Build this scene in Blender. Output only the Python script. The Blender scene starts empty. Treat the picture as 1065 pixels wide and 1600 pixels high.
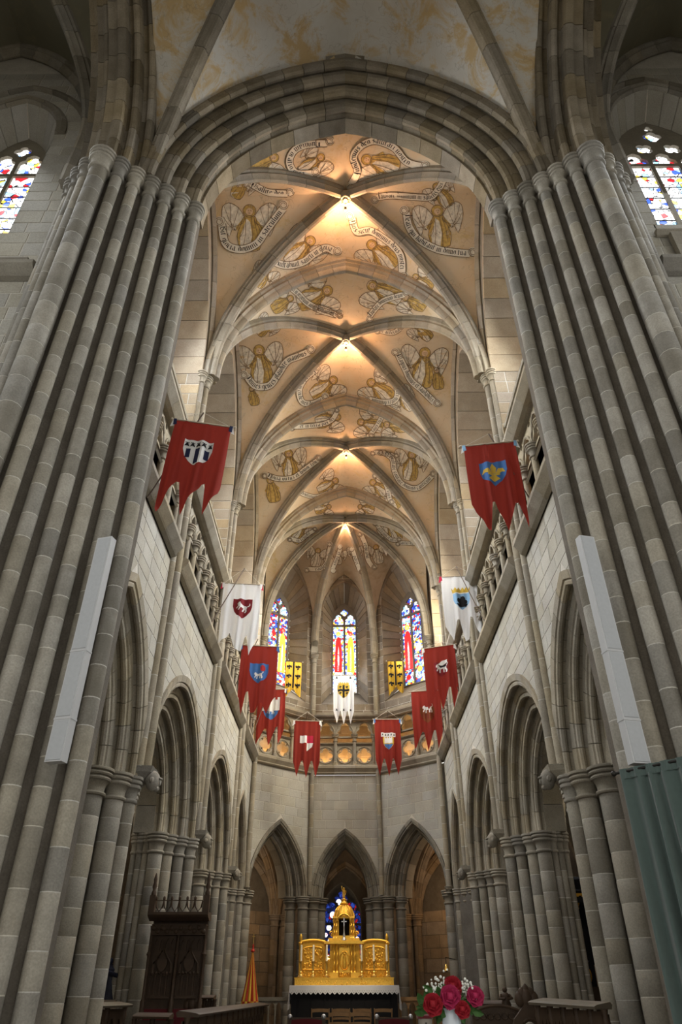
import bpy, math, random
import numpy as np
from mathutils import Vector, Matrix
from mathutils.geometry import tessellate_polygon

random.seed(11)
PI = math.pi
sc = bpy.context.scene
col = sc.collection

# ------------------------------------------------------------------ camera
FPX, PT, YW, RL, CX = 1079.43, 0.61414, -0.006949, -0.001642, -0.0621   # focal length in px of the 1065x1600 frame
CAM = Vector((CX, 0, 1.6))
fwd = Vector((math.sin(YW)*math.cos(PT), math.cos(YW)*math.cos(PT), math.sin(PT)))
rgt = Vector((math.cos(YW), -math.sin(YW), 0))
upv = rgt.cross(fwd)
r2 = rgt*math.cos(RL) + upv*math.sin(RL)
u2 = upv*math.cos(RL) - rgt*math.sin(RL)
cd = bpy.data.cameras.new('camera')
cam = bpy.data.objects.new('camera', cd); col.objects.link(cam)
m3 = Matrix((r2, u2, -fwd)).transposed().to_4x4(); m3.translation = CAM
cam.matrix_world = m3
cd.sensor_fit = 'VERTICAL'; cd.sensor_height = 36; cd.lens = FPX/1600*36
cd.clip_start = 0.05; cd.clip_end = 300
sc.camera = cam

def ray(px, py):
    a, b = (px-532.5)/FPX, (800-py)/FPX
    return (fwd + r2*a + u2*b)

def on_y(Y, px, py):
    r = ray(px, py); return CAM + r*((Y-CAM.y)/r.y)

def on_x(X, px, py):
    r = ray(px, py); return CAM + r*((X-CAM.x)/r.x)

def on_z(Z, px, py):
    r = ray(px, py); return CAM + r*((Z-CAM.z)/r.z)

# ------------------------------------------------------------------ world, lights, exposure
w = bpy.data.worlds.new('world'); sc.world = w; w.use_nodes = True
bg = w.node_tree.nodes['Background']
bg.inputs[0].default_value = (1.0, 0.985, 0.93, 1); bg.inputs[1].default_value = 1.2
sc.view_settings.view_transform = 'Standard'; sc.view_settings.look = 'None'
sc.view_settings.gamma = 1; sc.view_settings.use_curve_mapping = False
sc.view_settings.exposure = 0.55

def area(name, loc, target, sx, sy, power, color=(1, 1, 1)):
    l = bpy.data.lights.new(name, 'AREA'); l.shape = 'RECTANGLE'; l.size = sx; l.size_y = sy
    l.energy = power; l.color = color; l.spread = math.radians(125)
    o = bpy.data.objects.new(name, l); col.objects.link(o); o.location = loc
    o.rotation_euler = (Vector(target)-Vector(loc)).to_track_quat('-Z', 'Y').to_euler()
    return o

DAY = (0.93, 0.97, 1.0)
for s in (-1, 1):       # daylight entering by the clerestory windows, one lamp in each window opening
    for (yc, hw, p) in ((10.5, 1.0, 1.0), (15.51, 1.3, 1.0), (21.13, 1.3, 1.0), (25.75, .8, .7)):
        area('clerestory_daylight', (s*5.2, yc, 15.1), (0, yc, 12.0), hw*2, 4.4, (380 if s < 0 else 420)*p*(1.6 if s > 0 and yc > 20 else 1), DAY if s < 0 or yc < 20 else (1, .93, .76))
    area('transept_window_daylight', (s*7.2, 7.4, 16.0), (s*4.6, 0, 4.0), 1.3, 3.6, 150, DAY)
for s in (-1, 1): area('transept_end_fill', (s*10.8, 2.0, 9.5), (s*4, 5.0, 8.0), 3.0, 6.0, 170, DAY)  # added fill for the transept walls and piers, no window stands here
area('apse_window_daylight', (-.13, 29.75, 15.2), (0, 20, 9), .9, 3.6, 110, DAY)
area('apse_window_daylight', (-2.55, 28.45, 15.2), (0, 20, 8), .8, 3.6, 90, DAY)
area('apse_window_daylight', (2.35, 28.45, 15.2), (0, 20, 8), .8, 3.6, 90, DAY)

def spot(name, loc, target, power, color, ang, r=.08):
    l = bpy.data.lights.new(name, 'SPOT'); l.energy = power; l.color = color; l.spot_size = ang; l.spot_blend = .6; l.shadow_soft_size = r
    o = bpy.data.objects.new(name, l); col.objects.link(o); o.location = loc
    o.rotation_euler = (Vector(target)-Vector(loc)).to_track_quat('-Z', 'Y').to_euler(); return o

def lamp(name, loc, power, color, r=.05):
    l = bpy.data.lights.new(name, 'POINT'); l.energy = power; l.color = color; l.shadow_soft_size = r
    o = bpy.data.objects.new(name, l); col.objects.link(o); o.location = loc; return o

# ------------------------------------------------------------------ helpers
WB = {}          # empties whose children are built in world coordinates
def par(o, p):
    if p is None: return
    o.parent = p
    if p.name in WB: o.matrix_parent_inverse = Matrix.Translation(-WB[p.name])

def tag(o, label=None, cat=None, group=None, kind=None):
    if label: o['label'] = label
    if cat: o['category'] = cat
    if group: o['group'] = group
    if kind: o['kind'] = kind
    return o

def thing(name, label, cat, loc=(0, 0, 0), group=None, kind=None, rz=0, local=False):
    o = bpy.data.objects.new(name, None); col.objects.link(o); o.location = loc; o.rotation_euler = (0, 0, rz)
    o.empty_display_size = .1
    tag(o, label, cat, group, kind)
    if not local: WB[o.name] = Vector(loc)
    return o

def me_new(name, V, F, mat, smooth=0):
    me = bpy.data.meshes.new(name); me.from_pydata([tuple(v) for v in V], [], F)
    if mat: me.materials.append(mat)
    if smooth:
        me.shade_smooth()
        if smooth < 3: me.set_sharp_from_angle(angle=smooth)
    return me

def ob(name, me, parent=None, loc=None, rz=0):
    o = bpy.data.objects.new(name, me); col.objects.link(o); par(o, parent)
    if loc is not None: o.location = loc
    if rz: o.rotation_euler = (0, 0, rz)
    return o

def mk(name, V, F, mat, parent=None, smooth=0):
    return ob(name, me_new(name, V, F, mat, smooth), parent)

class MB:
    def __init__(s): s.V = []; s.F = []
    def add(s, V, F):
        n = len(s.V); s.V += [tuple(v) for v in V]; s.F += [tuple(i+n for i in f) for f in F]; return s
    def box(s, c, d, rz=0, ch=0):
        cx, cy, cz = c; x, y, z = (t/2 for t in d); C, S = math.cos(rz), math.sin(rz)
        P = [(-x, -y, -z), (x, -y, -z), (x, y, -z), (-x, y, -z), (-x, -y, z), (x, -y, z), (x, y, z), (-x, y, z)]
        V = [(cx+a*C-b*S, cy+a*S+b*C, cz+e) for a, b, e in P]
        return s.add(V, [(0, 3, 2, 1), (4, 5, 6, 7), (0, 1, 5, 4), (1, 2, 6, 5), (2, 3, 7, 6), (3, 0, 4, 7)])
    def rev(s, prof, c=(0, 0, 0), n=12, sx=1, sy=1, capped=True):
        V = []; F = []; m = len(prof)
        for r, z in prof:
            for i in range(n):
                a = 2*PI*i/n; V.append((c[0]+r*math.cos(a)*sx, c[1]+r*math.sin(a)*sy, c[2]+z))
        for j in range(m-1):
            for i in range(n): F.append((j*n+i, j*n+(i+1) % n, (j+1)*n+(i+1) % n, (j+1)*n+i))
        if capped:
            F.append(tuple(range(n))[::-1]); F.append(tuple(range((m-1)*n, m*n)))
        return s.add(V, F)
    def tube(s, pts, r, n=6, closed=False):
        pts = [Vector(p) for p in pts]; k = len(pts); V = []; F = []
        rr = r if isinstance(r, (list, tuple)) else [r]*k
        for i, p in enumerate(pts):
            t = (pts[min(i+1, k-1)]-pts[max(i-1, 0)]).normalized()
            a = Vector((0, 0, 1)) if abs(t.z) < .9 else Vector((1, 0, 0))
            x = t.cross(a).normalized(); y = t.cross(x)
            for j in range(n):
                q = 2*PI*j/n; V.append(p+(x*math.cos(q)+y*math.sin(q))*rr[i])
        for i in range(k-1):
            for j in range(n): F.append((i*n+j, i*n+(j+1) % n, (i+1)*n+(j+1) % n, (i+1)*n+j))
        F.append(tuple(range(n))[::-1]); F.append(tuple(range((k-1)*n, k*n)))
        return s.add(V, F)
    def rings(s, rings, cap=True):     # loft of closed rings with the same point count
        k = len(rings[0]); V = [p for r in rings for p in r]; F = []
        for i in range(len(rings)-1):
            for j in range(k): F.append((i*k+j, i*k+(j+1) % k, (i+1)*k+(j+1) % k, (i+1)*k+j))
        if cap:
            F.append(tuple(range(k))[::-1]); F.append(tuple(range((len(rings)-1)*k, len(rings)*k)))
        return s.add(V, F)
    def plate(s, polys, T, d0, d1):    # polygon (with holes) given in 2D, T(u,v,d)->3D, thickness d0..d1
        flat = [p for q in polys for p in q]
        tri = tessellate_polygon([[Vector((a, b, 0)) for a, b in q] for q in polys])
        n = len(flat); V = [T(a, b, d0) for a, b in flat]+[T(a, b, d1) for a, b in flat]
        F = [tuple(t) for t in tri]+[tuple(i+n for i in t[::-1]) for t in tri]
        k = 0
        for q in polys:
            m = len(q)
            for i in range(m): F.append((k+i, k+(i+1) % m, n+k+(i+1) % m, n+k+i))
            k += m
        return s.add(V, F)
    def blob(s, c, r, n=8, m=6, sq=(1, 1, 1)):
        V = []; F = []
        for j in range(m+1):
            t = PI*j/m
            for i in range(n):
                a = 2*PI*i/n; V.append((c[0]+r*sq[0]*math.sin(t)*math.cos(a), c[1]+r*sq[1]*math.sin(t)*math.sin(a), c[2]-r*sq[2]*math.cos(t)))
        for j in range(m):
            for i in range(n): F.append((j*n+i, j*n+(i+1) % n, (j+1)*n+(i+1) % n, (j+1)*n+i))
        return s.add(V, F)
    def make(s, name, mat, parent=None, smooth=0): return mk(name, s.V, s.F, mat, parent, smooth)

class Fr:        # a wall frame: u along the wall, b into the wall, z up
    def __init__(s, o, u, n): s.o = Vector(o); s.u = Vector(u).normalized(); s.n = Vector(n).normalized()
    def p(s, u, b, z): return s.o+s.u*u+s.n*b+Vector((0, 0, z))

# ------------------------------------------------------------------ materials
def nodes(name, rough=.85):
    m = bpy.data.materials.new(name); m.use_nodes = True
    nt = m.node_tree; b = nt.nodes['Principled BSDF']; b.inputs['Roughness'].default_value = rough
    b.inputs['Specular IOR Level'].default_value = .25
    return m, nt, b

def N(nt, t, **k):
    n = nt.nodes.new(t)
    for a, v in k.items(): setattr(n, a, v)
    return n

def stone(name, c1, c2, var=.35, scale=3.0, bump=.25, stain=None, rough=.9):
    """stone with grain, weathering blotches and a different shade for every block"""
    m, nt, b = nodes(name, rough); L = nt.links.new
    tc = N(nt, 'ShaderNodeNewGeometry'); oi = N(nt, 'ShaderNodeObjectInfo')
    n1 = N(nt, 'ShaderNodeTexNoise'); n1.inputs['Scale'].default_value = scale; n1.inputs['Detail'].default_value = 6
    n2 = N(nt, 'ShaderNodeTexNoise'); n2.inputs['Scale'].default_value = 45; n2.inputs['Detail'].default_value = 3
    L(tc.outputs['Position'], n1.inputs['Vector']); L(tc.outputs['Position'], n2.inputs['Vector'])
    mix = N(nt, 'ShaderNodeMix', data_type='RGBA'); mix.inputs[6].default_value = (*c1, 1); mix.inputs[7].default_value = (*c2, 1)
    rp = N(nt, 'ShaderNodeMapRange'); rp.inputs[1].default_value = .3; rp.inputs[2].default_value = .7
    L(n1.outputs['Fac'], rp.inputs[0]); L(rp.outputs[0], mix.inputs[0])
    hsv = N(nt, 'ShaderNodeHueSaturation')
    mr = N(nt, 'ShaderNodeMapRange'); mr.inputs[3].default_value = 1-var; mr.inputs[4].default_value = 1+var*.8
    L(oi.outputs['Random'], mr.inputs[0])
    g = N(nt, 'ShaderNodeMapRange'); g.inputs[1].default_value = .25; g.inputs[2].default_value = .75; g.inputs[3].default_value = .82; g.inputs[4].default_value = 1.15
    L(n2.outputs['Fac'], g.inputs[0])
    mu = N(nt, 'ShaderNodeMath', operation='MULTIPLY'); L(mr.outputs[0], mu.inputs[0]); L(g.outputs[0], mu.inputs[1])
    L(mu.outputs[0], hsv.inputs['Value']); L(mix.outputs[2], hsv.inputs['Color'])
    sr = N(nt, 'ShaderNodeMath', operation='MULTIPLY'); sr.inputs[1].default_value = 37.7
    fr = N(nt, 'ShaderNodeMath', operation='FRACT'); L(oi.outputs['Random'], sr.inputs[0]); L(sr.outputs[0], fr.inputs[0])
    ms = N(nt, 'ShaderNodeMapRange'); ms.inputs[3].default_value = .75; ms.inputs[4].default_value = 1.25
    L(fr.outputs[0], ms.inputs[0]); L(ms.outputs[0], hsv.inputs['Saturation'])
    out = hsv.outputs[0]
    if stain:
        n3 = N(nt, 'ShaderNodeTexNoise'); n3.inputs['Scale'].default_value = .8; n3.inputs['Detail'].default_value = 8; n3.inputs['Roughness'].default_value = .7
        L(tc.outputs['Position'], n3.inputs['Vector'])
        r3 = N(nt, 'ShaderNodeMapRange'); r3.inputs[1].default_value = .52; r3.inputs[2].default_value = .68; r3.inputs[4].default_value = .7
        L(n3.outputs['Fac'], r3.inputs[0])
        m3_ = N(nt, 'ShaderNodeMix', data_type='RGBA'); m3_.inputs[7].default_value = (*stain, 1)
        L(r3.outputs[0], m3_.inputs[0]); L(out, m3_.inputs[6]); out = m3_.outputs[2]
    L(out, b.inputs['Base Color'])
    bp = N(nt, 'ShaderNodeBump'); bp.inputs['Strength'].default_value = bump; bp.inputs['Distance'].default_value = .012
    L(n2.outputs['Fac'], bp.inputs['Height']); L(bp.outputs[0], b.inputs['Normal'])
    return m

def flat(name, c, rough=.7, metal=0, noise=.15, scale=12, emit=0, sheen=0, spec=.25):
    m, nt, b = nodes(name, rough); L = nt.links.new
    b.inputs['Metallic'].default_value = metal; b.inputs['Specular IOR Level'].default_value = spec
    n1 = N(nt, 'ShaderNodeTexNoise'); n1.inputs['Scale'].default_value = scale; n1.inputs['Detail'].default_value = 4
    ge = N(nt, 'ShaderNodeNewGeometry'); L(ge.outputs['Position'], n1.inputs['Vector'])
    mr = N(nt, 'ShaderNodeMapRange'); mr.inputs[3].default_value = 1-noise; mr.inputs[4].default_value = 1+noise
    L(n1.outputs['Fac'], mr.inputs[0])
    h = N(nt, 'ShaderNodeHueSaturation'); h.inputs['Color'].default_value = (*c, 1); L(mr.outputs[0], h.inputs['Value'])
    L(h.outputs[0], b.inputs['Base Color'])
    if emit:
        b.inputs['Emission Color'].default_value = (*c, 1); b.inputs['Emission Strength'].default_value = emit
    if sheen: b.inputs['Sheen Weight'].default_value = sheen
    return m

M = {}
M['stone'] = stone('granite', (.30, .275, .225), (.235, .21, .17), .28)
M['pier'] = stone('pier_granite', (.33, .305, .255), (.25, .228, .188), .30, stain=(.17, .155, .125))
M['wall'] = stone('wall_ashlar', (.44, .42, .365), (.36, .335, .28), .09, scale=1.6)
M['warm'] = stone('warm_ashlar', (.40, .33, .23), (.33, .26, .175), .2)
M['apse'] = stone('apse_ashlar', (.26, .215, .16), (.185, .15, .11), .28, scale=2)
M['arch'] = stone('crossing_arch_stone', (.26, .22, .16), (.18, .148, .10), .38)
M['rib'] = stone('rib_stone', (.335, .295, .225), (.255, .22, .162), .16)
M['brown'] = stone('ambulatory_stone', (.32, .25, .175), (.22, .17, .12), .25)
M['mortar'] = stone('mortar', (.58, .55, .48), (.48, .45, .39), 0, scale=4)
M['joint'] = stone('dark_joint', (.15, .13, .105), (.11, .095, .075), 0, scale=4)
M['floor'] = stone('floor_stone', (.22, .20, .17), (.16, .145, .12), .1)
# plaster of the painted vaults
def plaster(name, base, tint, stain, th=.5, dam=(.30, .27, .215)):
    m, nt, b = nodes(name, .95); L = nt.links.new
    ge = N(nt, 'ShaderNodeNewGeometry')
    def noise(s, d=6, r=.6, dist=0):
        n = N(nt, 'ShaderNodeTexNoise'); n.inputs['Scale'].default_value = s; n.inputs['Detail'].default_value = d
        n.inputs['Roughness'].default_value = r; n.inputs['Distortion'].default_value = dist
        L(ge.outputs['Position'], n.inputs['Vector']); return n.outputs['Fac']
    def rng(f, a, b_, c=0., d=1.):
        r = N(nt, 'ShaderNodeMapRange'); r.inputs[1].default_value = a; r.inputs[2].default_value = b_; r.inputs[3].default_value = c; r.inputs[4].default_value = d
        L(f, r.inputs[0]); return r.outputs[0]
    def mixc(f, a, c):
        x = N(nt, 'ShaderNodeMix', data_type='RGBA'); L(f, x.inputs[0])
        if isinstance(a, tuple): x.inputs[6].default_value = (*a, 1)
        else: L(a, x.inputs[6])
        x.inputs[7].default_value = (*c, 1); return x.outputs[2]
    c = mixc(rng(noise(.7), .35, .65), base, tint)
    c = mixc(rng(noise(1.3, 9, .72, .6), th, th+.12, 0, .75), c, stain)
    c = mixc(rng(noise(2.2, 10, .75, 1.2), .60, .70, 0, .6), c, dam)
    v = N(nt, 'ShaderNodeTexVoronoi', feature='DISTANCE_TO_EDGE'); v.inputs['Scale'].default_value = 1.1
    wn = N(nt, 'ShaderNodeVectorMath', operation='ADD'); nz = N(nt, 'ShaderNodeTexNoise'); nz.inputs['Scale'].default_value = 3
    L(ge.outputs['Position'], nz.inputs['Vector']); L(ge.outputs['Position'], wn.inputs[0]); L(nz.outputs['Color'], wn.inputs[1]); L(wn.outputs[0], v.inputs['Vector'])
    c = mixc(rng(v.outputs['Distance'], .0, .012, .35, 0), c, (.2, .15, .1))
    L(c, b.inputs['Base Color'])
    bp = N(nt, 'ShaderNodeBump'); bp.inputs['Strength'].default_value = .2; bp.inputs['Distance'].default_value = .02
    L(noise(9, 8), bp.inputs['Height']); L(bp.outputs[0], b.inputs['Normal'])
    return m
M['web'] = plaster('painted_plaster', (.64, .54, .39), (.63, .465, .285), (.58, .42, .19), .54)
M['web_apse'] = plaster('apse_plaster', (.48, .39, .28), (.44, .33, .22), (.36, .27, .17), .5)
M['web_cross'] = plaster('crossing_plaster', (.54, .52, .47), (.46, .42, .35), (.46, .29, .085), .47, (.27, .25, .21))
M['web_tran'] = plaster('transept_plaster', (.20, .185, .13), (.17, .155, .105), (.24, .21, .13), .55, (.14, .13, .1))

# ------------------------------------------------------------------ masonry builders
def arch_c(w, h): return (w*w+h*h)/(2*w)-w
def arch_z(w, c, u):
    R = w+c; q = R*R-(abs(u)+c)**2
    return math.sqrt(q) if q > 0 else 0.0
def arch_halfwidth(w, c, z):
    if z <= 0: return w
    q = (w+c)**2-z*z
    return max(0.0, math.sqrt(q)-c) if q > 0 else 0.0

ROLL = [(.29, -.03), (.13, .0), (.115, .045), (.075, .02), (.02, .035), (.0, .085), (.02, .135), (.06, .15), (.075, .17), (.055, .25), (.29, .25)]
def scaled(prof, a, b): return [(r*a, d*b) for r, d in prof]

def arch_order(parent, fr, w, c, z0, prof, b0, dl, mat, name='voussoir', m=2, gap=.006, sides=(1, -1), f0=0., f1=1., smooth=.6):
    """one ring of wedge stones of a pointed arch; every stone its own object"""
    R = w+c; al = R*math.acos(max(-1, min(1, c/R))); n = max(2, round(al*(f1-f0)/dl)); g = gap/al
    for sd in sides:
        for i in range(n):
            a = f0+(f1-f0)*i/n+g; e = f0+(f1-f0)*(i+1)/n-g; rings = []
            if i == n-1 and f1 == 1.: e = 1.
            for j in range(m+1):
                f = a+(e-a)*j/m; ring = []
                for r, d in prof:
                    Rr = R+r; th = f*math.acos(max(-1, min(1, c/Rr)))
                    ring.append(fr.p(sd*(-c+Rr*math.cos(th)), b0+d, z0+Rr*math.sin(th)))
                rings.append(ring)
            MB().rings(rings).make(name, mat, parent, smooth)

def block(parent, fr, uLb, uRb, uLt, uRt, zb, zt, b, mat, proud=.03, g=.008, name='stone'):
    i = .006; proud *= .28; g = .0095
    bk = [fr.p(uLb+g, b, zb+g), fr.p(uRb-g, b, zb+g), fr.p(uRt-g, b, zt-g), fr.p(uLt+g, b, zt-g)]
    ft = [fr.p(uLb+g+i, b-proud, zb+g+i), fr.p(uRb-g-i, b-proud, zb+g+i), fr.p(uRt-g-i, b-proud, zt-g-i), fr.p(uLt+g+i, b-proud, zt-g-i)]
    mk(name, bk+ft, [(4, 5, 6, 7), (0, 1, 5, 4), (1, 2, 6, 5), (2, 3, 7, 6), (3, 0, 4, 7)], mat, parent)

def courses(parent, fr, z0, z1, ch, bl, ints, mat, b=0, proud=.03, g=.008, name='stone'):
    n = max(1, round((z1-z0)/ch)); zs = [z0+(z1-z0)*i/n for i in range(n+1)]
    for k in range(1, n): zs[k] += random.uniform(-.12, .12)*(z1-z0)/n
    for k in range(n):
        zb, zt = zs[k], zs[k+1]
        for (a, c_, d, e) in ints(zb, zt):      # uL at bottom, uR at bottom, uL at top, uR at top
            lo, hi = max(a, d), min(c_, e)
            sp = []
            if hi-lo > bl*.6:
                u = lo+bl*random.uniform(.35, 1.0)
                while u < hi-bl*.3: sp.append(u); u += bl*random.uniform(.7, 1.3)
            L_ = [(a, d)]+[(s_, s_) for s_ in sp]; R_ = [(s_, s_) for s_ in sp]+[(c_, e)]
            for (la, lt), (ra, rt) in zip(L_, R_):
                if max(ra-la, rt-lt) < .06: continue
                if ra-la < .03: ra = la+.03
                if rt-lt < .03: rt = lt+.03
                block(parent, fr, la, ra, lt, rt, zb, zt, b, mat, proud, g, name)

def arch_ints(uL, uR, uc, w, c, zsp):
    def f(zb, zt):
        wb, wt = arch_halfwidth(w, c, zb-zsp), arch_halfwidth(w, c, zt-zsp)
        if wb <= 0.02: return [(uL, uR, uL, uR)]
        return [(uL, uc-wb, uL, uc-wt), (uc+wb, uR, uc+wt, uR)]
    return f

def sheet(name, parent, fr, uL, uR, z0, z1, b, mat, arch=None, n=36):
    """a wall face; arch=(uc,w,c,zsp) leaves a pointed opening"""
    V = []; F = []
    us = [uL+(uR-uL)*i/n for i in range(n+1)]
    if arch:
        uc, w_, c_, zsp = arch; us = sorted(set([uL, uR, uc-w_, uc+w_, uc]+[uc+w_*math.sin(PI/2*k/12)*sg for k in range(13) for sg in (1, -1)]+[uL, uR]))
        us = [u for u in us if uL-1e-6 <= u <= uR+1e-6]
    for u in us:
        zb = z0
        if arch and abs(u-uc) <= w_+1e-6: zb = max(z0, zsp+arch_z(w_, c_, u-uc))
        V += [fr.p(u, b, zb), fr.p(u, b, z1)]
    if arch and z0 < zsp:      # jambs below the springing
        F2 = []
    for i in range(len(us)-1):
        F.append((2*i, 2*i+2, 2*i+3, 2*i+1))
    return mk(name, V, F, mat, parent)

STRING = [(0, .0), (-.09, .03), (-.12, .06), (-.10, .10), (-.22, .24), (-.22, .33), (-.06, .40), (0, .40)]
def moulding(name, parent, fr, uL, uR, z, mat, prof=STRING, b=0, seg=.95):
    n = max(1, round((uR-uL)/seg))
    for i in range(n):
        a, e = uL+(uR-uL)*i/n, uL+(uR-uL)*(i+1)/n-.006
        MB().rings([[fr.p(a, b+d, z+h) for d, h in prof], [fr.p(e, b+d, z+h) for d, h in prof]]).make(name, mat, parent)

# shafts built of drums
_drum = {}
def drum_mesh(r, mat, n=12):
    k = (round(r, 3), mat.name)
    if k not in _drum:
        mb = MB(); mb.rev([(r*.985, 0), (r, .02), (r, .98), (r*.985, 1)], n=n, capped=False)
        _drum[k] = me_new('drum', mb.V, mb.F, mat, .9)
    return _drum[k]
def shaft(parent, x, y, z0, z1, r, dh, mat, core=None, name='shaft', drums=True, jit=.25):
    s = MB().rev([(r*(.975 if drums else 1), z0), (r*(.975 if drums else 1), z1)], (x, y, 0), 12).make(name, core or M['mortar'], parent, .9)
    if drums:
        hs = []; n = max(1, round((z1-z0)/dh))
        hs = [1+random.uniform(-jit, jit) for _ in range(n)]; t = sum(hs); z = z0
        me = drum_mesh(r, mat)
        for h in hs:
            h = h/t*(z1-z0)
            o = ob('drum', me, s, (x, y, z+.006), random.randrange(12)*PI/6); k = random.uniform(.99, 1.015); o.scale = (k, k, h-.012)
            z += h
    return s

_cap = {}
CAP = [(1.0, -.46), (1.2, -.445), (1.27, -.42), (1.2, -.395), (1.02, -.385), (1.03, -.32), (1.12, -.26), (1.30, -.215), (1.47, -.205), (1.54, -.18), (1.47, -.155), (1.30, -.15), (1.34, -.135), (1.56, -.125), (1.64, -.10), (1.56, -.075), (1.38, -.07), (1.42, -.058), (1.68, -.045), (1.72, -.02), (1.68, 0), (1.0, 0)]
def capital(parent, x, y, ztop, r, mat, h=1.0, wide=1.0, n=14, name='capital'):
    k = (round(r, 3), mat.name, h, wide)
    if k not in _cap:
        mb = MB().rev([(r*(1+(a-1)*wide), z*h) for a, z in CAP], n=n); _cap[k] = me_new('capital', mb.V, mb.F, mat, .7)
    return ob(name, _cap[k], parent, (x, y, ztop))

def base_mould(parent, x, y, z, r, mat, h=.35):
    k = ('base', round(r, 3), mat.name, h)
    if k not in _cap:
        mb = MB().rev([(r*1.5, 0), (r*1.5, h*.4), (r*1.4, h*.5), (r*1.25, h*.62), (r*1.35, h*.75), (r*1.2, h*.9), (r, h)], n=12); _cap[k] = me_new('shaft_base', mb.V, mb.F, mat, .7)
    return ob('shaft_base', _cap[k], parent, (x, y, z))

# ------------------------------------------------------------------ the setting: floor, outer shell
D0, D1, D2, D3, D4 = 8.35, 12.68, 18.34, 23.91, 27.64
WX = 3.71
ZS, ZT, ZU = 4.75, 9.17, 11.55         # arch springing, triforium string, upper string
tag(MB().box((0, 12, -.15), (26, 54, .3)).make('floor', M['floor']), 'grey stone floor of the church', 'floor', kind='structure')

WALL = {}
for s, nm in ((-1, 'left'), (1, 'right')):
    WALL[s] = thing('wall_'+nm, 'pale ashlar choir wall above the %s-hand arcade arches' % nm, 'wall', (s*WX, D0, 4.75), kind='structure')
WALL[0] = thing('wall_apse', 'pale three-sided apse wall between the low arches and the glowing gallery', 'wall', (-.12, 29.6, 4.75), kind='structure')
CLER = {}
for s, nm in ((-1, 'left'), (1, 'right')):
    CLER[s] = thing('wall_clerestory_'+nm, 'upper window wall with deep recesses over the %s-hand gallery' % nm, 'wall', (s*WX, D0, ZU), kind='structure')
CLER[0] = thing('wall_apse_upper', 'brown ashlar upper apse wall around the three stained windows', 'wall', (-.12, 29.6, ZU), kind='structure')

# plan of the apse (its axis leans a little to the left)
A4 = {-1: (-3.68, D4), 1: (3.60, D4)}; A5 = {-1: (-1.50, 29.6), 1: (1.26, 29.6)}
ORD = {-1: 'left', 1: 'right'}
PIER = {}
ord_word = ['first', 'second', 'third', 'fourth']
for s in (-1, 1):
    for k, d in enumerate((D1, D2, D3)):
        PIER[(s, k)] = thing('choir_pier', 'clustered grey column pier, %s behind the crossing on the %s side' % (ord_word[k], ORD[s]), 'pier', (s*4.7, d, 0), 'clustered piers of the choir arcade')
    PIER[(s, 3)] = thing('choir_pier', 'slim pier at the %s start of the apse, last of its row' % ORD[s], 'pier', (A4[s][0]*1.1, D4, 0), 'clustered piers of the choir arcade')
    PIER[(s, 4)] = thing('apse_pier', 'column cluster beside the gilded altar, on its %s' % ORD[s], 'pier', (A5[s][0], 29.9, 0), 'apse piers behind the altar')
    PIER[(s, -1)] = thing('respond', 'half column cluster against the back of the %s crossing pier' % ORD[s], 'pier', (s*4.4, D0, 0), 'responds behind the crossing piers')

def arcade_bay(fr, L, nord, apex, wall, alabel, pl, pr, step=.27, dep=.25, r=.13, ztop=ZT, uoff=.1, dl=.4, wm='wall', am='rib', blk=(.31, .62), drums=(True, True), big=None, both=False, group='pointed arches of the choir arcade'):
    w0 = L/2-uoff; h0 = apex-ZS; c = arch_c(w0, h0)
    at = thing('arcade_arch', alabel, 'arch', fr.p(0, 0, ZS), group)
    prof = scaled(ROLL, step/.27, dep/.25)
    for k in range(nord):
        wk = w0-step*(k+1)
        arch_order(at, fr, wk, c, ZS, prof, dep*k, dl, M[am], m=3 if L > 4 else 2)
    # plain inner soffit
    arch_order(at, fr, wk, c, ZS, [(.0, 0), (.0, .45), (.3, .45), (.3, 0)], dep*nord, dl*1.6, M[am], m=3)
    sheet('masonry', wall, fr, -L/2, L/2, ZS, ztop, .03, M['mortar'], (0, w0, c, ZS))
    sheet('masonry', wall, fr, -L/2, L/2, ZS, ztop+.3, dep*nord+.44, M['mortar'], (0, wk+.1, c, ZS))
    courses(wall, fr, ZS, ztop, blk[0], blk[1], arch_ints(-L/2, L/2, 0, w0+.01, c, ZS), M[wm], .03, .028, .006)
    for sd, pp, dr in ((-1, pl, drums[0]), (1, pr, drums[1])):
        for k, rr in (big if (big and (sd == 1 or both)) else [(k, r*(1.25 if k == nord-1 else 1)) for k in range(nord)]):
            wk = w0-step*(k+1); q = fr.p(sd*(wk+step*.4), dep*k+dep*.45, 0)
            if not dr and k == 0: continue
            shaft(pp, q.x, q.y, .3, ZS-.36, rr, .42, M['stone'], drums=dr, core=None if dr else M['stone'])
            capital(pp, q.x, q.y, ZS, rr, M['stone'], .95, .85)
            base_mould(pp, q.x, q.y, 0, rr, M['stone'])
    return c

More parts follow.
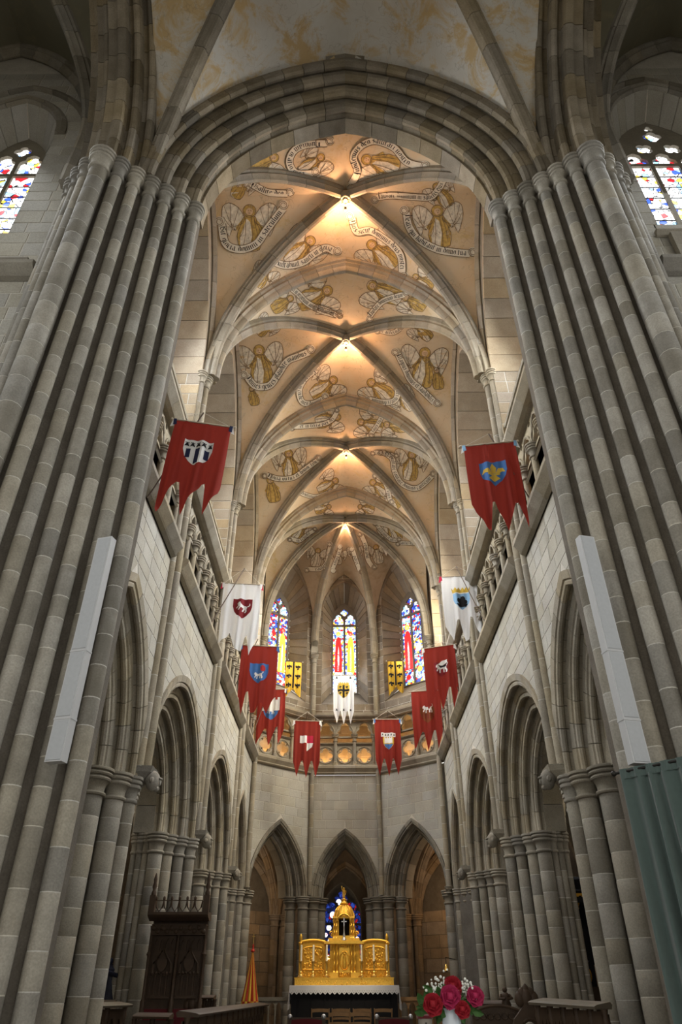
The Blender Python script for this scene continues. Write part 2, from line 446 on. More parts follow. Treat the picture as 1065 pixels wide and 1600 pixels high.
for s in (-1, 1):
    n = (s, 0, 0)
    edges = (D0, D1, D2, D3, D4)
    for k in range(4):
        L = edges[k+1]-edges[k]; fr = Fr((s*WX, (edges[k]+edges[k+1])/2, 0), (0, 1, 0), n)
        pl, pr = PIER[(s, k-1)], PIER[(s, k)]
        arcade_bay(fr, L, 4 if k < 3 else 3, 7.68, WALL[s], 'moulded pointed arch in the %s arcade, %s bay from the crossing' % (ORD[s], ord_word[k]), pl, pr, step=.24 if k < 3 else .2, dep=.21 if k < 3 else .25, drums=(k == 0, True), big=[(-.09, .125), (.82, .17), (2.17, .20), (3.6, .20)] if k == 0 else None)
    for k, d in enumerate((D1, D2, D3)):          # solid pier cores and the shafts that face the aisle
        fr = Fr((s*WX, d, 0), (0, 1, 0), n); pp = PIER[(s, k)]
        poly = [(.10, -.08), (.10, .08), (.66, .80), (1.15, .82), (1.42, .3), (1.42, -.3), (1.15, -.82), (.66, -.80)]
        MB().rings([[fr.p(u, b, z) for b, u in poly] for z in (0, ZS)]).make('pier_core', M['joint'], pp)
        MB().rings([[fr.p(u*1.18, b, z) for b, u in poly] for z in (ZS-.02, ZS+1.0)]).make('pier_shoulder', M['rib'], pp)
        for j, (uu, bb) in enumerate(((-.95, .95), (-.92, 1.09), (-.86, 1.23))):
            q = fr.p(uu, bb, 0)
            shaft(pp, q.x, q.y, .3, ZS-.36, .085, .45, M['stone']); capital(pp, q.x, q.y, ZS, .085, M['stone'], .95, .95)
# apse bays
AF = {}
def face(a, b_):
    a, b_ = Vector((*a, 0)), Vector((*b_, 0)); u = b_-a; n_ = Vector((-u.y, u.x, 0))
    if n_.dot((a+b_)/2-Vector((-.1, 24, 0))) < 0: n_ = -n_
    return Fr((a+b_)/2, u, n_), u.length
AF[-1] = face(A4[-1], A5[-1]); AF[0] = face(A5[-1], A5[1]); AF[1] = face(A5[1], A4[1])
for i, lab in ((-1, 'left of the altar'), (0, 'directly over the gilded altar'), (1, 'right of the altar')):
    fr, L = AF[i]
    pl = PIER[(-1, 3)] if i == -1 else PIER[(-1, 4)] if i == 0 else PIER[(1, 4)]
    pr = PIER[(-1, 4)] if i == -1 else PIER[(1, 4)] if i == 0 else PIER[(1, 3)]
    arcade_bay(fr, L, 3, 7.30 if i else 7.12, WALL[0], 'narrow pointed apse arch '+lab, pl, pr, step=.15, dep=.26, r=.15, uoff=.07, dl=.36, am='stone', blk=(.33, .66), big=[(.1, .18), (1.75, .19)], both=True, group='pointed arches of the apse')
for s in (-1, 1):
    x, y = A5[s]; MB().rings([[(x+a, y+.45+b, z) for a, b in ((-.22, -.38), (.22, -.38), (.42, .5), (0, .8), (-.42, .5))] for z in (0, ZS)]).make('pier_core', M['joint'], PIER[(s, 4)])
    x, y = A4[s]; MB().rings([[(x+s*a, y+b, z) for a, b in ((.06, -.18), (.06, .1), (.5, .7), (1.1, .5), (1.1, -.9), (.6, -.75))] for z in (0, ZS)]).make('pier_core', M['joint'], PIER[(s, 3)])

# carved corbels and the vaulting shafts standing on them
def corbel_head(parent, fr, u, b, z, mat, sc_=1.0, look=1):
    mb = MB(); mb.rings([[fr.p(u-.22*k, b+.12, zz), fr.p(u+.22*k, b+.12, zz), fr.p(u+.16*k, b-d, zz), fr.p(u-.16*k, b-d, zz)] for k, d, zz in ((.5, -.05, z-.38), (.8, .05, z-.2), (1.25, .22, z-.04), (1.3, .25, z+.06))])
    mb.make('bracket', mat, parent)
    c = fr.p(u, b-.24, z-.16); hd = MB()
    hd.blob(c, .13, 10, 8, (1, 1, 1.25))
    hd.blob(c-fr.n*.115+Vector((0, 0, -.02)), .035, 6, 5, (1, 1, 1.7))                 # nose
    hd.blob(c-fr.n*.07+Vector((0, 0, -.12)), .06, 6, 5, (1, 1, .8))                    # chin
    hd.blob(c-fr.n*.09+Vector((0, 0, .045)), .055, 6, 5, (1.4, 1.4, .5))               # brow
    for e in (-1, 1): hd.blob(c+fr.u*(.12*e), .045, 6, 5, (1, 1, 1.3))                 # ears
    hd.blob(c+fr.n*.04+Vector((0, 0, .06)), .145, 8, 6, (1, 1, .9))                    # hair
    hd.make('carved_head', mat, parent, .8)

ZV = 14.8
VS = {}
for s in (-1, 1):
    for k, d in enumerate((D1, D2, D3)):
        fr = Fr((s*WX, d, 0), (0, 1, 0), (s, 0, 0))
        t = thing('vaulting_shaft', 'triple wall shaft rising from a carved corbel to the vault, %s on the %s' % (ord_word[k], ORD[s]), 'wall shaft', fr.p(0, 0, 4.9), 'vaulting shafts of the choir')
        for u, b, r in ((0, -.07, .095), (-.2, .0, .08), (.2, .0, .08)):
            q = fr.p(u, b, 0); shaft(t, q.x, q.y, 4.95, ZV-.3, r, .62, M['rib'])
            capital(t, q.x, q.y, ZV, r, M['rib'], .85, 1.25)
        corbel_head(t, fr, 0, 0, 4.9, M['stone']); VS[(s, k)] = t
    for k, (x, y) in enumerate((A4[s], A5[s])):
        t = thing('vaulting_shaft', 'slender corner shaft of the apse, %s of the altar, %s' % (ORD[s], 'by the last bay' if k == 0 else 'next to the middle window'), 'wall shaft', (x, y, 4.8), 'vaulting shafts of the choir')
        dx, dy = (-.12-x), (25.5-y); l = math.hypot(dx, dy); x += dx/l*.06; y += dy/l*.06
        shaft(t, x, y, 4.8, 14.1, .095, .6, M['rib']); capital(t, x, y, 14.45, .095, M['rib'], .9, 1.5)
        if k == 0: capital(t, x, y, 4.85, .09, M['stone'], .5, 1.2)
        fr = Fr((x, y, 0), (1, 0, 0), (0, 1, 0))
        VS[(s, 3+k)] = t

# string courses (part of the walls), broken by the shafts
for s in (-1, 1):
    edges = (D0, D1, D2, D3, D4)
    for k in range(4):
        fr = Fr((s*WX, 0, 0), (0, 1, 0), (s, 0, 0))
        a, e = edges[k]+(.3 if k else 0), edges[k+1]-(.3 if k < 3 else .1)
        moulding('string_course', WALL[s], fr, a, e, ZT, M['rib'])
        moulding('string_course', CLER[s], fr, a, e, ZU, M['rib'], [(d, h*.9) for d, h in STRING])
for i in (-1, 0, 1):
    fr, L = AF[i]
    moulding('string_course', WALL[0], fr, -L/2+.03, L/2-.03, ZT, M['rib'], [(d*.8, h) for d, h in STRING])
    moulding('string_course', CLER[0], fr, -L/2+.03, L/2-.03, ZU-.15, M['apse'], [(d*.8, h*.7) for d, h in STRING])
# ------------------------------------------------------------------ vault geometry
RHO = 1.28; RG = (1+RHO*RHO)/2
def g(t):
    q = RG*RG-(t+RG-1)**2
    return math.sqrt(q)/RHO if q > 0 else 0.0

def web(parent, A, B, Cc, zs, Hc, Hw, mat, n=22, name='web'):
    A, B, Cc = Vector((*A, 0)), Vector((*B, 0)), Vector((*Cc, 0)); V = []; F = []
    for i in range(n+1):
        t = i/n
        for j in range(n+1):
            v = .5-.5*math.cos(PI*j/n); P = Cc+(A.lerp(B, v)-Cc)*t
            P.z = zs+g(t*abs(2*v-1))*(Hc+(Hw-Hc)*t); V.append(P)
    for i in range(n):
        for j in range(n): F.append((i*(n+1)+j, i*(n+1)+j+1, (i+1)*(n+1)+j+1, (i+1)*(n+1)+j))
    return mk(name, V, F, mat, parent, .8)

def curve_sweep(parent, pts, prof, dl, mat, name, down=Vector((0, 0, -1)), gap=.005, sub=2, smooth=.7, side=None):
    """ribs: profile (across, below) swept along a space curve, cut into stones"""
    pts = [Vector(p) for p in pts]; ls = [0]
    for a, b in zip(pts, pts[1:]): ls.append(ls[-1]+(b-a).length)
    T = ls[-1]
    def at(s):
        s = max(0, min(T, s)); i = 0
        while i < len(ls)-2 and ls[i+1] < s: i += 1
        f = (s-ls[i])/(ls[i+1]-ls[i]); return pts[i].lerp(pts[i+1], f)
    sd = side or (pts[-1]-pts[0]).cross(Vector((0, 0, 1))).normalized()
    n = max(1, round(T/dl))
    for i in range(n):
        a, e = T*i/n+gap, T*(i+1)/n-gap; rings = []
        for j in range(sub+1):
            s = a+(e-a)*j/sub; p = at(s); tg = (at(s+.03)-at(s-.03)).normalized(); dn = tg.cross(sd).normalized()
            if dn.z > 0 or (abs(dn.z) < .2 and False): dn = -dn
            rings.append([p+sd*x+dn*y for x, y in prof])
        MB().rings(rings).make(name, mat, parent, smooth)

RIB = [(-.17, -.05), (-.17, .07), (-.11, .09), (-.13, .15), (-.075, .20), (-.05, .27), (0, .295), (.05, .27), (.075, .20), (.13, .15), (.11, .09), (.17, .07), (.17, -.05)]
TRV = [(-.24, -.05), (-.24, .08), (-.17, .10), (-.19, .18), (-.11, .22), (-.09, .30), (-.04, .345), (.04, .345), (.09, .30), (.11, .22), (.19, .18), (.17, .10), (.24, .08), (.24, -.05)]

W_V = 3.66; HC, HW = 4.98, 4.86
BAYS = [(D0, D1), (D1, D2), (D2, D3)]
VAULT = {}
where = ['nearest bay, next to the crossing arch', 'middle bay', 'third bay, before the apse']
def boss(parent, x, y, z, r=.2):
    mb = MB().rev([(r*.55, .22), (r*.9, .12), (r, .04), (r*.92, -.04), (r*.7, -.09), (r*.45, -.06), (r*.3, -.11), (.0, -.12)], (x, y, z), 14, capped=False)
    o = mb.make('boss', M['rib'], parent, .7)
    pm = MB()
    for k in range(8):
        a = k*PI/4; pm.blob((x+math.cos(a)*r*.62, y+math.sin(a)*r*.62, z-.075), r*.22, 6, 5, (1, 1, .6))
    pm.make('rosette', M['rib'], o, .9)
for k, (a, b_) in enumerate(BAYS):
    yc = (a+b_)/2
    t = thing('vault_bay', 'painted rib vault with angels and scrolls over the %s' % where[k], 'vault', (0, yc, ZV), 'painted vault bays of the choir'); VAULT[k] = t
    Pt = [(-W_V, a), (W_V, a), (W_V, b_), (-W_V, b_)]
    for i in range(4): web(t, Pt[i], Pt[(i+1) % 4], (0, yc), ZV, HC, HW, M['web'])
    for i in range(4):
        x, y = Pt[i]
        pts = [(x*q, yc+(y-yc)*q, ZV+HC*g(q)) for q in [math.sin(PI/2*j/24) for j in range(24, 0, -1)]+[.035]]
        curve_sweep(t, pts, RIB, .62, M['rib'], 'rib_stone')
    boss(t, 0, yc, ZV+HC-.27)
    for s in (-1, 1):          # wall ribs
        pts = [(s*(W_V+.02), yc+(b_-a)/2*q, ZV+HW*g(abs(q))) for q in [math.sin(PI/2*j/18) for j in range(-18, 19)]]
        curve_sweep(t, pts, [(-.09, -.02), (-.09, .1), (0, .16), (.09, .1), (.09, -.02)], .8, M['rib'], 'wall_rib_stone', side=Vector((1, 0, 0)))
for k, d in enumerate((D1, D2, D3)):
    t = thing('transverse_arch', 'pointed stone vault arch across the choir, %s from the crossing' % ord_word[k], 'arch', (0, d, ZV), 'transverse vault arches')
    pts = [(W_V*q, d, ZV+HW*g(abs(q))) for q in [math.sin(PI/2*j/26) for j in range(-26, 27)]]
    curve_sweep(t, pts[:27], TRV, .5, M['rib'], 'voussoir', side=Vector((0, 1, 0))); curve_sweep(t, pts[26:], TRV, .5, M['rib'], 'voussoir', side=Vector((0, 1, 0)))

# apse vault
BC = (-.05, 26.2)
va = thing('vault_apse', 'small ribbed apse vault fanning from a lit boss above the stained windows', 'vault', (BC[0], BC[1], ZV)); VAULT[3] = va
AP = [(-W_V, D3), (W_V, D3), (A4[1][0], D4), A5[1], A5[-1], A4[-1]]
APZ = [(HC, HW), (HC, HW), (HC-.1, 4.2), (HC-.1, 3.9), (HC-.1, 4.2), (HC, HW)]
def apse_z(x, y):
    best = None
    for i in range(6):
        A, B = AP[i], AP[(i+1) % 6]; ax, ay = A[0]-BC[0], A[1]-BC[1]; bx, by = B[0]-BC[0], B[1]-BC[1]; px, py = x-BC[0], y-BC[1]
        det = ax*by-ay*bx; al = (px*by-py*bx)/det; be = (ax*py-ay*px)/det
        if al >= -1e-6 and be >= -1e-6:
            tt = al+be
            if tt < 1e-6: return ZV+APZ[i][0]
            v = be/tt; Hc, Hw = APZ[i]; return ZV+g(min(1, tt*abs(2*v-1)))*(Hc+(Hw-Hc)*min(tt, 1))
    return ZV
for i in range(6):
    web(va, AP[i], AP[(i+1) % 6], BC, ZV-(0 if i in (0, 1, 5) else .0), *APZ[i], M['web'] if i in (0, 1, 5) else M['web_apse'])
    x, y = AP[i]
    pts = [(BC[0]+(x-BC[0])*q, BC[1]+(y-BC[1])*q, ZV+(HC-.05)*g(q)) for q in [math.sin(PI/2*j/20) for j in range(20, 0, -1)]+[.04]]
    if i in (3, 4, 2, 5): pts = [(pts[0][0], pts[0][1], 14.45)]+pts
    curve_sweep(va, pts, RIB, .6, M['rib'], 'rib_stone')
boss(va, BC[0], BC[1], ZV+HC-.27, .17)

# lamps clamped to the far side of each boss
def spot_bulb(x, y, z, power):
    t = thing('boss_lamp', 'small warm floodlight fixed under the carved boss %s' % spot_bulb.names[spot_bulb.k], 'lamp', (x, y, z), 'lamps at the vault bosses'); spot_bulb.k += 1
    MB().rev([(.035, .10), (.035, .03), (.02, .0)], (x, y, z+.02), 10).make('socket', M['iron'], t, .7)
    MB().blob((x, y, z-.01), .028, 10, 8, (1, 1, 1.2)).make('bulb', M['bulb'], t, 3)
    lamp('boss_lamp_light', (x, y, z-.16), power, (1.0, .54, .29), .05)
spot_bulb.k = 0; spot_bulb.names = ['of the nearest vault bay', 'of the middle vault bay', 'of the third vault bay', 'of the apse vault']
M['iron'] = flat('iron', (.03, .028, .025), .5, .6)
M['bulb'] = flat('bulb', (1.0, .72, .45), .3, emit=12)
for (x, y, p) in ((0, (D0+D1)/2, 92), (0, (D1+D2)/2, 80), (0, (D2+D3)/2, 72), (BC[0], BC[1], 45)):
    spot_bulb(x, y+.24, ZV+HC-.44, p)

# ------------------------------------------------------------------ crossing piers
SH = [(3.08, 7.95, .105), (3.335, 7.77, .105), (3.59, 7.59, .105), (3.845, 7.41, .105), (4.10, 7.23, .105), (4.355, 7.03, .105), (4.64, 6.88, .165), (4.97, 7.04, .10), (5.19, 7.22, .10), (5.39, 7.42, .10)]
CP = {}
for s in (-1, 1):
    t = thing('crossing_pier', 'huge clustered crossing pier with many drum-built shafts filling the %s side' % ORD[s], 'pier', (s*4.2, 7.8, 0), 'crossing piers'); CP[s] = t
    for i, (x, y, r) in enumerate(SH):
        shaft(t, s*x, y, .35, ZV-.42, r, .44 if i < 7 else .6, M['pier'], jit=.3)
        capital(t, s*x, y, ZV, r, M['pier'], 1.15, 1.3 if i != 6 else .9, 18)
        base_mould(t, s*x, y, 0, r, M['pier'])
    poly = [(3.06, 8.1), (3.09, 8.02), (4.2, 7.24), (4.66, 6.98), (5.3, 7.4), (5.45, 7.55), (5.45, 8.35), (3.06, 8.35)]
    MB().rings([[(s*x, y, z) for x, y in poly] for z in (0, 17.5)]).make('pier_core', M['joint'], t)

# great crossing arch and the side crossing arches
ca = thing('crossing_arch', 'massive dark moulded arch between the two crossing piers', 'arch', (0, 7.8, ZV))
fr = Fr((0, 0, 0), (1, 0, 0), (0, 1, 0)); CC = arch_c(3.0, 3.95)
BIG = [(.33, .0), (.17, .0), (.14, .03), (.10, .0), (.03, .02), (.0, .08), (.02, .14), (.07, .17), (.09, .20), (.07, .30), (.33, .30)]
for k, yy in enumerate((7.9, 7.70, 7.50, 7.30)):
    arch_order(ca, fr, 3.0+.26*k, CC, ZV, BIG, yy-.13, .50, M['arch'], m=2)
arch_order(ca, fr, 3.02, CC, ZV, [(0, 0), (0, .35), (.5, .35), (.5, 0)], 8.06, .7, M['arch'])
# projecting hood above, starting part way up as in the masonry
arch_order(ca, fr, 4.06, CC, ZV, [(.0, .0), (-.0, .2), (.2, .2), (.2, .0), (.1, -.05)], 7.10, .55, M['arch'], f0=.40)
for s in (-1, 1):
    sa = thing('crossing_arch', 'tall moulded arch opening from the crossing into the %s transept' % ORD[s], 'arch', (s*4.6, 2.4, ZV))
    fr2 = Fr((0, 2.4, 0), (0, 1, 0), (s, 0, 0)); c2 = .42
    for i in (4, 5, 6, 7, 8):
        x, y, r = SH[i]; arch_order(sa, fr2, y-2.4-r*.6, c2, ZV, scaled(BIG, .9, .95 if i != 6 else 1.3), x-.14 if i != 6 else x-.2, .55, M['arch'], sides=(1,), f1=.97)
# crossing vault
cv = thing('vault_crossing', 'faded grey and ochre painted crossing vault above the great arch', 'vault', (0, 2.4, ZV))
CA = [(-4.0, 7.5), (4.0, 7.5), (4.0, -2.7), (-4.0, -2.7)]; CCN = (0, 2.4)
for i in (0, 1, 3): web(cv, CA[i], CA[(i+1) % 4], CCN, ZV, 5.1, 5.05, M['web_cross'], 26)
for i in (0, 1):
    x, y = CA[i]; pts = [(x*q, 2.4+(y-2.4)*q, ZV+5.1*g(q)) for q in [math.sin(PI/2*j/24) for j in range(24, 0, -1)]]
    curve_sweep(cv, pts, RIB, .7, M['arch'], 'rib_stone')

# ------------------------------------------------------------------ tracery shapes
def foil(n, d, rho, u, v, k=40, rot=0):
    P = []
    for i in range(k):
        th = 2*PI*i/k; ph = (th-rot+PI/n) % (2*PI/n)-PI/n
        r = d*math.cos(ph)+math.sqrt(max(0, rho*rho-(d*math.sin(ph))**2)); P.append((u+r*math.cos(th), v+r*math.sin(th)))
    return P
def circle(u, v, r, k=20): return [(u+r*math.cos(2*PI*i/k), v+r*math.sin(2*PI*i/k)) for i in range(k)]
def lancet(u, w_, z0, zs, h, cusp=0., k=8):
    c = arch_c(w_, h); R = w_+c; th = math.acos(c/R); P = [(u-w_, z0), (u+w_, z0)]
    right = []
    for i in range(k+1):
        f = i/k; a = th*f; x, z = -c+R*math.cos(a), R*math.sin(a)
        if cusp:
            q = max(0, 1-abs(f-.42)/.22); x -= cusp*w_*q; z -= cusp*w_*.3*q
        right.append((x, z))
    P += [(u+x, zs+z) for x, z in right]+[(u-x, zs+z) for x, z in right[-2::-1]]
    return P

def triforium(fr, uL, uR, n, label, group, quat=False, mat='rib', back='warm'):
    t = thing('triforium_arcade', label, 'gallery', fr.p((uL+uR)/2, .2, ZT+.4), group)
    z0, z1 = ZT+.40, ZU; W = uR-uL; p = W/n; T = lambda u, v, d: fr.p(u, d, v)
    zc = z0+1.28
    holes = [lancet(uL+p*(i+.5), p*.5-.075, zc-.06, zc, .52, .28) for i in range(n)]
    extra = [circle(uL+p*i, zc+.62, .07, 8) for i in range(1, n)]
    MB().plate([[(uL, zc-.12), (uR, zc-.12), (uR, z1), (uL, z1)]]+holes+extra, T, .10, .26).make('spandrel', M[mat], t)
    for i in range(n):
        o = [(x, y) for x, y in lancet(uL+p*(i+.5), p*.5-.03, zc, zc, .57)][2:]
        pts = [fr.p(a, .09, b) for a, b in o]; MB().tube(pts, .032, 6).make('arch_moulding', M[mat], t, .9)
    for i in range(n+1):
        u = uL+p*i; rr = .075 if 0 < i < n else .06
        q = fr.p(u, .07, 0)
        s_ = MB().rev([(rr, z0+.12), (rr*.96, zc-.16)], (q.x, q.y, 0), 10).make('colonnette', M[mat], t, .9)
        capital(s_, q.x, q.y, zc+.02, rr, M[mat], .72, 1.6, name='colonnette_capital'); base_mould(s_, q.x, q.y, z0, rr, M[mat], .14)
    if quat:
        hz = z0+.42; hs = []
        for i in range(n):
            hs.append(foil(4, .155, .135, uL+p*(i+.5), hz, 44))
            for a in range(4): hs.append(circle(uL+p*(i+.5)+.27*math.cos(PI/4+a*PI/2), hz+.27*math.sin(PI/4+a*PI/2), .038, 8))
        MB().plate([[(uL, z0), (uR, z0), (uR, z0+.86), (uL, z0+.86)]]+hs, T, .1, .2).make('balustrade', M[mat], t)
        for i in range(n):
            cpts = [fr.p(a, .09, b) for a, b in circle(uL+p*(i+.5), hz, .345, 24)]; MB().tube(cpts+[cpts[0]], .022, 6).make('ring_moulding', M[mat], t, .9)
    else:
        m = n*2; hs = [lancet(uL+W*(i+.5)/m, W/m*.5-.05, z0+.12, z0+.45, .28, .2) for i in range(m)]
        MB().plate([[(uL, z0), (uR, z0), (uR, z0+.84), (uL, z0+.84)]]+hs, T, .30, .40).make('balustrade', M[mat], t)
    MB().rings([[fr.p(uL, b, z0+.84+h), fr.p(uR, b, z0+.84+h)][0:1]+[fr.p(uR, b, z0+.84+h)] for b, h in ((.06, 0), (.02, .05), (.06, .1), (.38, .1), (.38, 0))], cap=False).make('rail', M[mat], t)
    sheet('passage_back', t, fr, uL-.75, uR+.75, z0-.1, z1+.3, 1.15, M[back])
    courses(t, fr, z0, z1, .36, .7, lambda a, b: [(uL-.7, uR+.7, uL-.7, uR+.7)], M[back], 1.15, .02)
    MB().plate([[(uL-.3, .0), (uR+.3, .0), (uR+.3, 1.2), (uL-.3, 1.2)]], lambda u, v, d: fr.p(u, v, d), z0-.05, z0-.005).make('passage_floor', M['joint'], t)
    MB().plate([[(uL-.3, .0), (uR+.3, .0), (uR+.3, 1.2), (uL-.3, 1.2)]], lambda u, v, d: fr.p(u, v, d), z1+.02, z1+.25).make('passage_roof', M['rib'], t)
    return t

for s in (-1, 1):
    fr = Fr((s*WX, 0, 0), (0, 1, 0), (s, 0, 0)); e = (D0, D1, D2, D3, D4)
    for k in range(4):
        triforium(fr, e[k]+(.32 if k else .2), e[k+1]-.32, (5, 7, 7, 4)[k], 'stone gallery arcade with colonnettes on the %s wall, %s bay' % (ORD[s], ord_word[k]), 'triforium bays of the choir')
for i, lab in ((-1, 'left of centre, behind a red banner'), (0, 'in the middle of the apse above the altar'), (1, 'right of centre, behind a red banner')):
    fr, L = AF[i]; triforium(fr, -L/2+.16, L/2-.16, 3, 'glowing quatrefoil gallery '+lab, 'apse gallery bays', True, back='warm')
    q = fr.p(0, .72, ZT+.52)
    for du in (-.8, .0, .8):
        q = fr.p(du, .80, ZT+.50); lamp('gallery_light', q, 26, (1.0, .58, .24), .05)
for s in (-1, 1):
    for y, p in ((11.2, 6), (24.7, 10), (26.5, 12)):
        lamp('gallery_light', (s*4.6, y, ZT+.6), p, (1.0, .58, .24), .05)

# ------------------------------------------------------------------ glass
def glass(name, cols, scale, strength, seed=0, lead=.035):
    m, nt, b = nodes(name, .3); L = nt.links.new
    ge = N(nt, 'ShaderNodeNewGeometry'); mp = N(nt, 'ShaderNodeMapping'); mp.inputs['Location'].default_value = (seed*3.3, seed*1.7, seed)
    L(ge.outputs['Position'], mp.inputs['Vector'])
    v = N(nt, 'ShaderNodeTexVoronoi'); v.inputs['Scale'].default_value = scale; e = N(nt, 'ShaderNodeTexVoronoi', feature='DISTANCE_TO_EDGE'); e.inputs['Scale'].default_value = scale
    L(mp.outputs[0], v.inputs['Vector']); L(mp.outputs[0], e.inputs['Vector'])
    sp = N(nt, 'ShaderNodeSeparateColor'); L(v.outputs['Color'], sp.inputs[0])
    cr = N(nt, 'ShaderNodeValToRGB'); cr.color_ramp.interpolation = 'CONSTANT'
    while len(cr.color_ramp.elements) < len(cols): cr.color_ramp.elements.new(.5)
    for i, c in enumerate(cols):
        cr.color_ramp.elements[i].position = i/len(cols); cr.color_ramp.elements[i].color = (*c, 1)
    L(sp.outputs[0], cr.inputs[0])
    lt = N(nt, 'ShaderNodeMath', operation='GREATER_THAN'); lt.inputs[1].default_value = lead; L(e.outputs['Distance'], lt.inputs[0])
    st = N(nt, 'ShaderNodeMath', operation='MULTIPLY'); st.inputs[1].default_value = strength; L(lt.outputs[0], st.inputs[0])
    b.inputs['Base Color'].default_value = (.02, .02, .02, 1)
    L(cr.outputs[0], b.inputs['Emission Color']); L(st.outputs[0], b.inputs['Emission Strength'])
    return m
WHT, BLU, RED, YEL, CYN, GRN, DBL = (1, 1, 1), (.05, .12, .75), (.75, .02, .03), (1, .75, .08), (.35, .65, 1), (.3, .6, .3), (.02, .05, .4)
M['gl_apse'] = glass('stained_glass', [WHT, BLU, CYN, RED, WHT, DBL, WHT, YEL, CYN, BLU, WHT, RED, WHT], 9, 1.25, 0, .05)
M['gl_mid'] = glass('stained_glass_middle', [WHT, CYN, WHT, BLU, WHT, RED, WHT, YEL, WHT, CYN], 10, 1.4, 2, .05)
M['gl_pale'] = glass('pale_glass', [WHT, WHT, (.85, .95, 1), WHT, CYN, WHT, RED, WHT, BLU, WHT, WHT, YEL, WHT, WHT, WHT], 8, 1.6, 4, .04)
M['gl_dark'] = glass('dark_blue_glass', [DBL, BLU, (.01, .02, .15), RED, DBL, DBL, (.01, .02, .1), BLU, (.01, .02, .1)], 7, .35, 6, .06)
M['g_red'] = flat('red_glass', (.75, .02, .02), .3, emit=1.1, noise=.3)
M['g_yel'] = flat('yellow_glass', (.95, .65, .06), .3, emit=1.1, noise=.3)
M['g_wht'] = flat('white_glass', (.95, .95, .95), .3, emit=1.3, noise=.1)
M['g_skin'] = flat('rose_glass', (.9, .6, .45), .3, emit=.9, noise=.1)
M['lead'] = flat('lead', (.03, .03, .035), .6)
M['tracery'] = stone('window_tracery', (.20, .18, .15), (.15, .135, .115), .1)

def window(num, label, fr, hw, z0, zsp, h, b, nl=2, gl='gl_apse', rows=5, fig=None, stone_m='tracery', cat='window', transom=None):
    t = thing('window_%d' % num, label, cat, fr.p(0, b, z0), kind='structure'); T = lambda u, v, d: fr.p(u, d, v)
    lw = hw/nl; out = lancet(0, hw+.06, z0-.05, zsp, h+.08, k=14); holes = []; m = .045
    ztr = transom or zsp-.25
    tops = []
    for i in range(nl):
        uc = -hw+lw*(2*i+1)
        lim = arch_z(hw, arch_c(hw, h), abs(uc)+lw*.5)
        lz = min(zsp+.05, zsp+lim-.55*lw-.25) if nl == 2 else ztr+.10
        holes.append([(uc-lw+m, z0), (uc+lw-m, z0), (uc+lw-m, ztr-.05), (uc-lw+m, ztr-.05)]); tops.append((uc, ztr))
        holes.append(lancet(uc, lw-m, ztr+.05, lz, min(lw*1.2, .75), .3, 10))
    if nl == 2:
        holes.append(foil(4, hw*.17, hw*.16, 0, zsp+h*.52, 32, 0))
    else:
        for i in range(nl-1): holes.append(foil(4, hw*.11, hw*.105, -hw+lw*(2*i+2), zsp+h*.22, 28, PI/4))
        for i in range(max(1, nl-2)): holes.append(foil(4, hw*.12, hw*.11, -hw+lw*(2*i+3), zsp+h*.58, 28))
        holes.append(foil(3, hw*.06, hw*.06, 0, zsp+h*.82, 20, PI/2))
    MB().plate([out]+holes, T, b, b+.1).make('tracery', M[stone_m], t)
    for i in range(nl):
        uc = -hw+lw*(2*i+1)
        for r in range(rows):
            a, e = z0+(ztr-z0)*r/rows, z0+(ztr-z0)*(r+1)/rows
            MB().plate([[(uc-lw+.02, a), (uc+lw-.02, a), (uc+lw-.02, e-.025), (uc-lw+.02, e-.025)]], T, b+.05, b+.06).make('pane', M[gl], t)
            MB().tube([fr.p(uc-lw, b+.045, e-.012), fr.p(uc+lw, b+.045, e-.012)], .013, 4).make('saddle_bar', M['lead'], t)
    MB().plate([lancet(0, hw, ztr-.05, zsp, h, k=14)], T, b+.07, b+.08).make('head_pane', M[gl], t)
    for (mt, poly) in (fig or []):
        MB().plate([poly], T, b+.036, b+.046).make('glass_figure', M[mt], t)
    return t

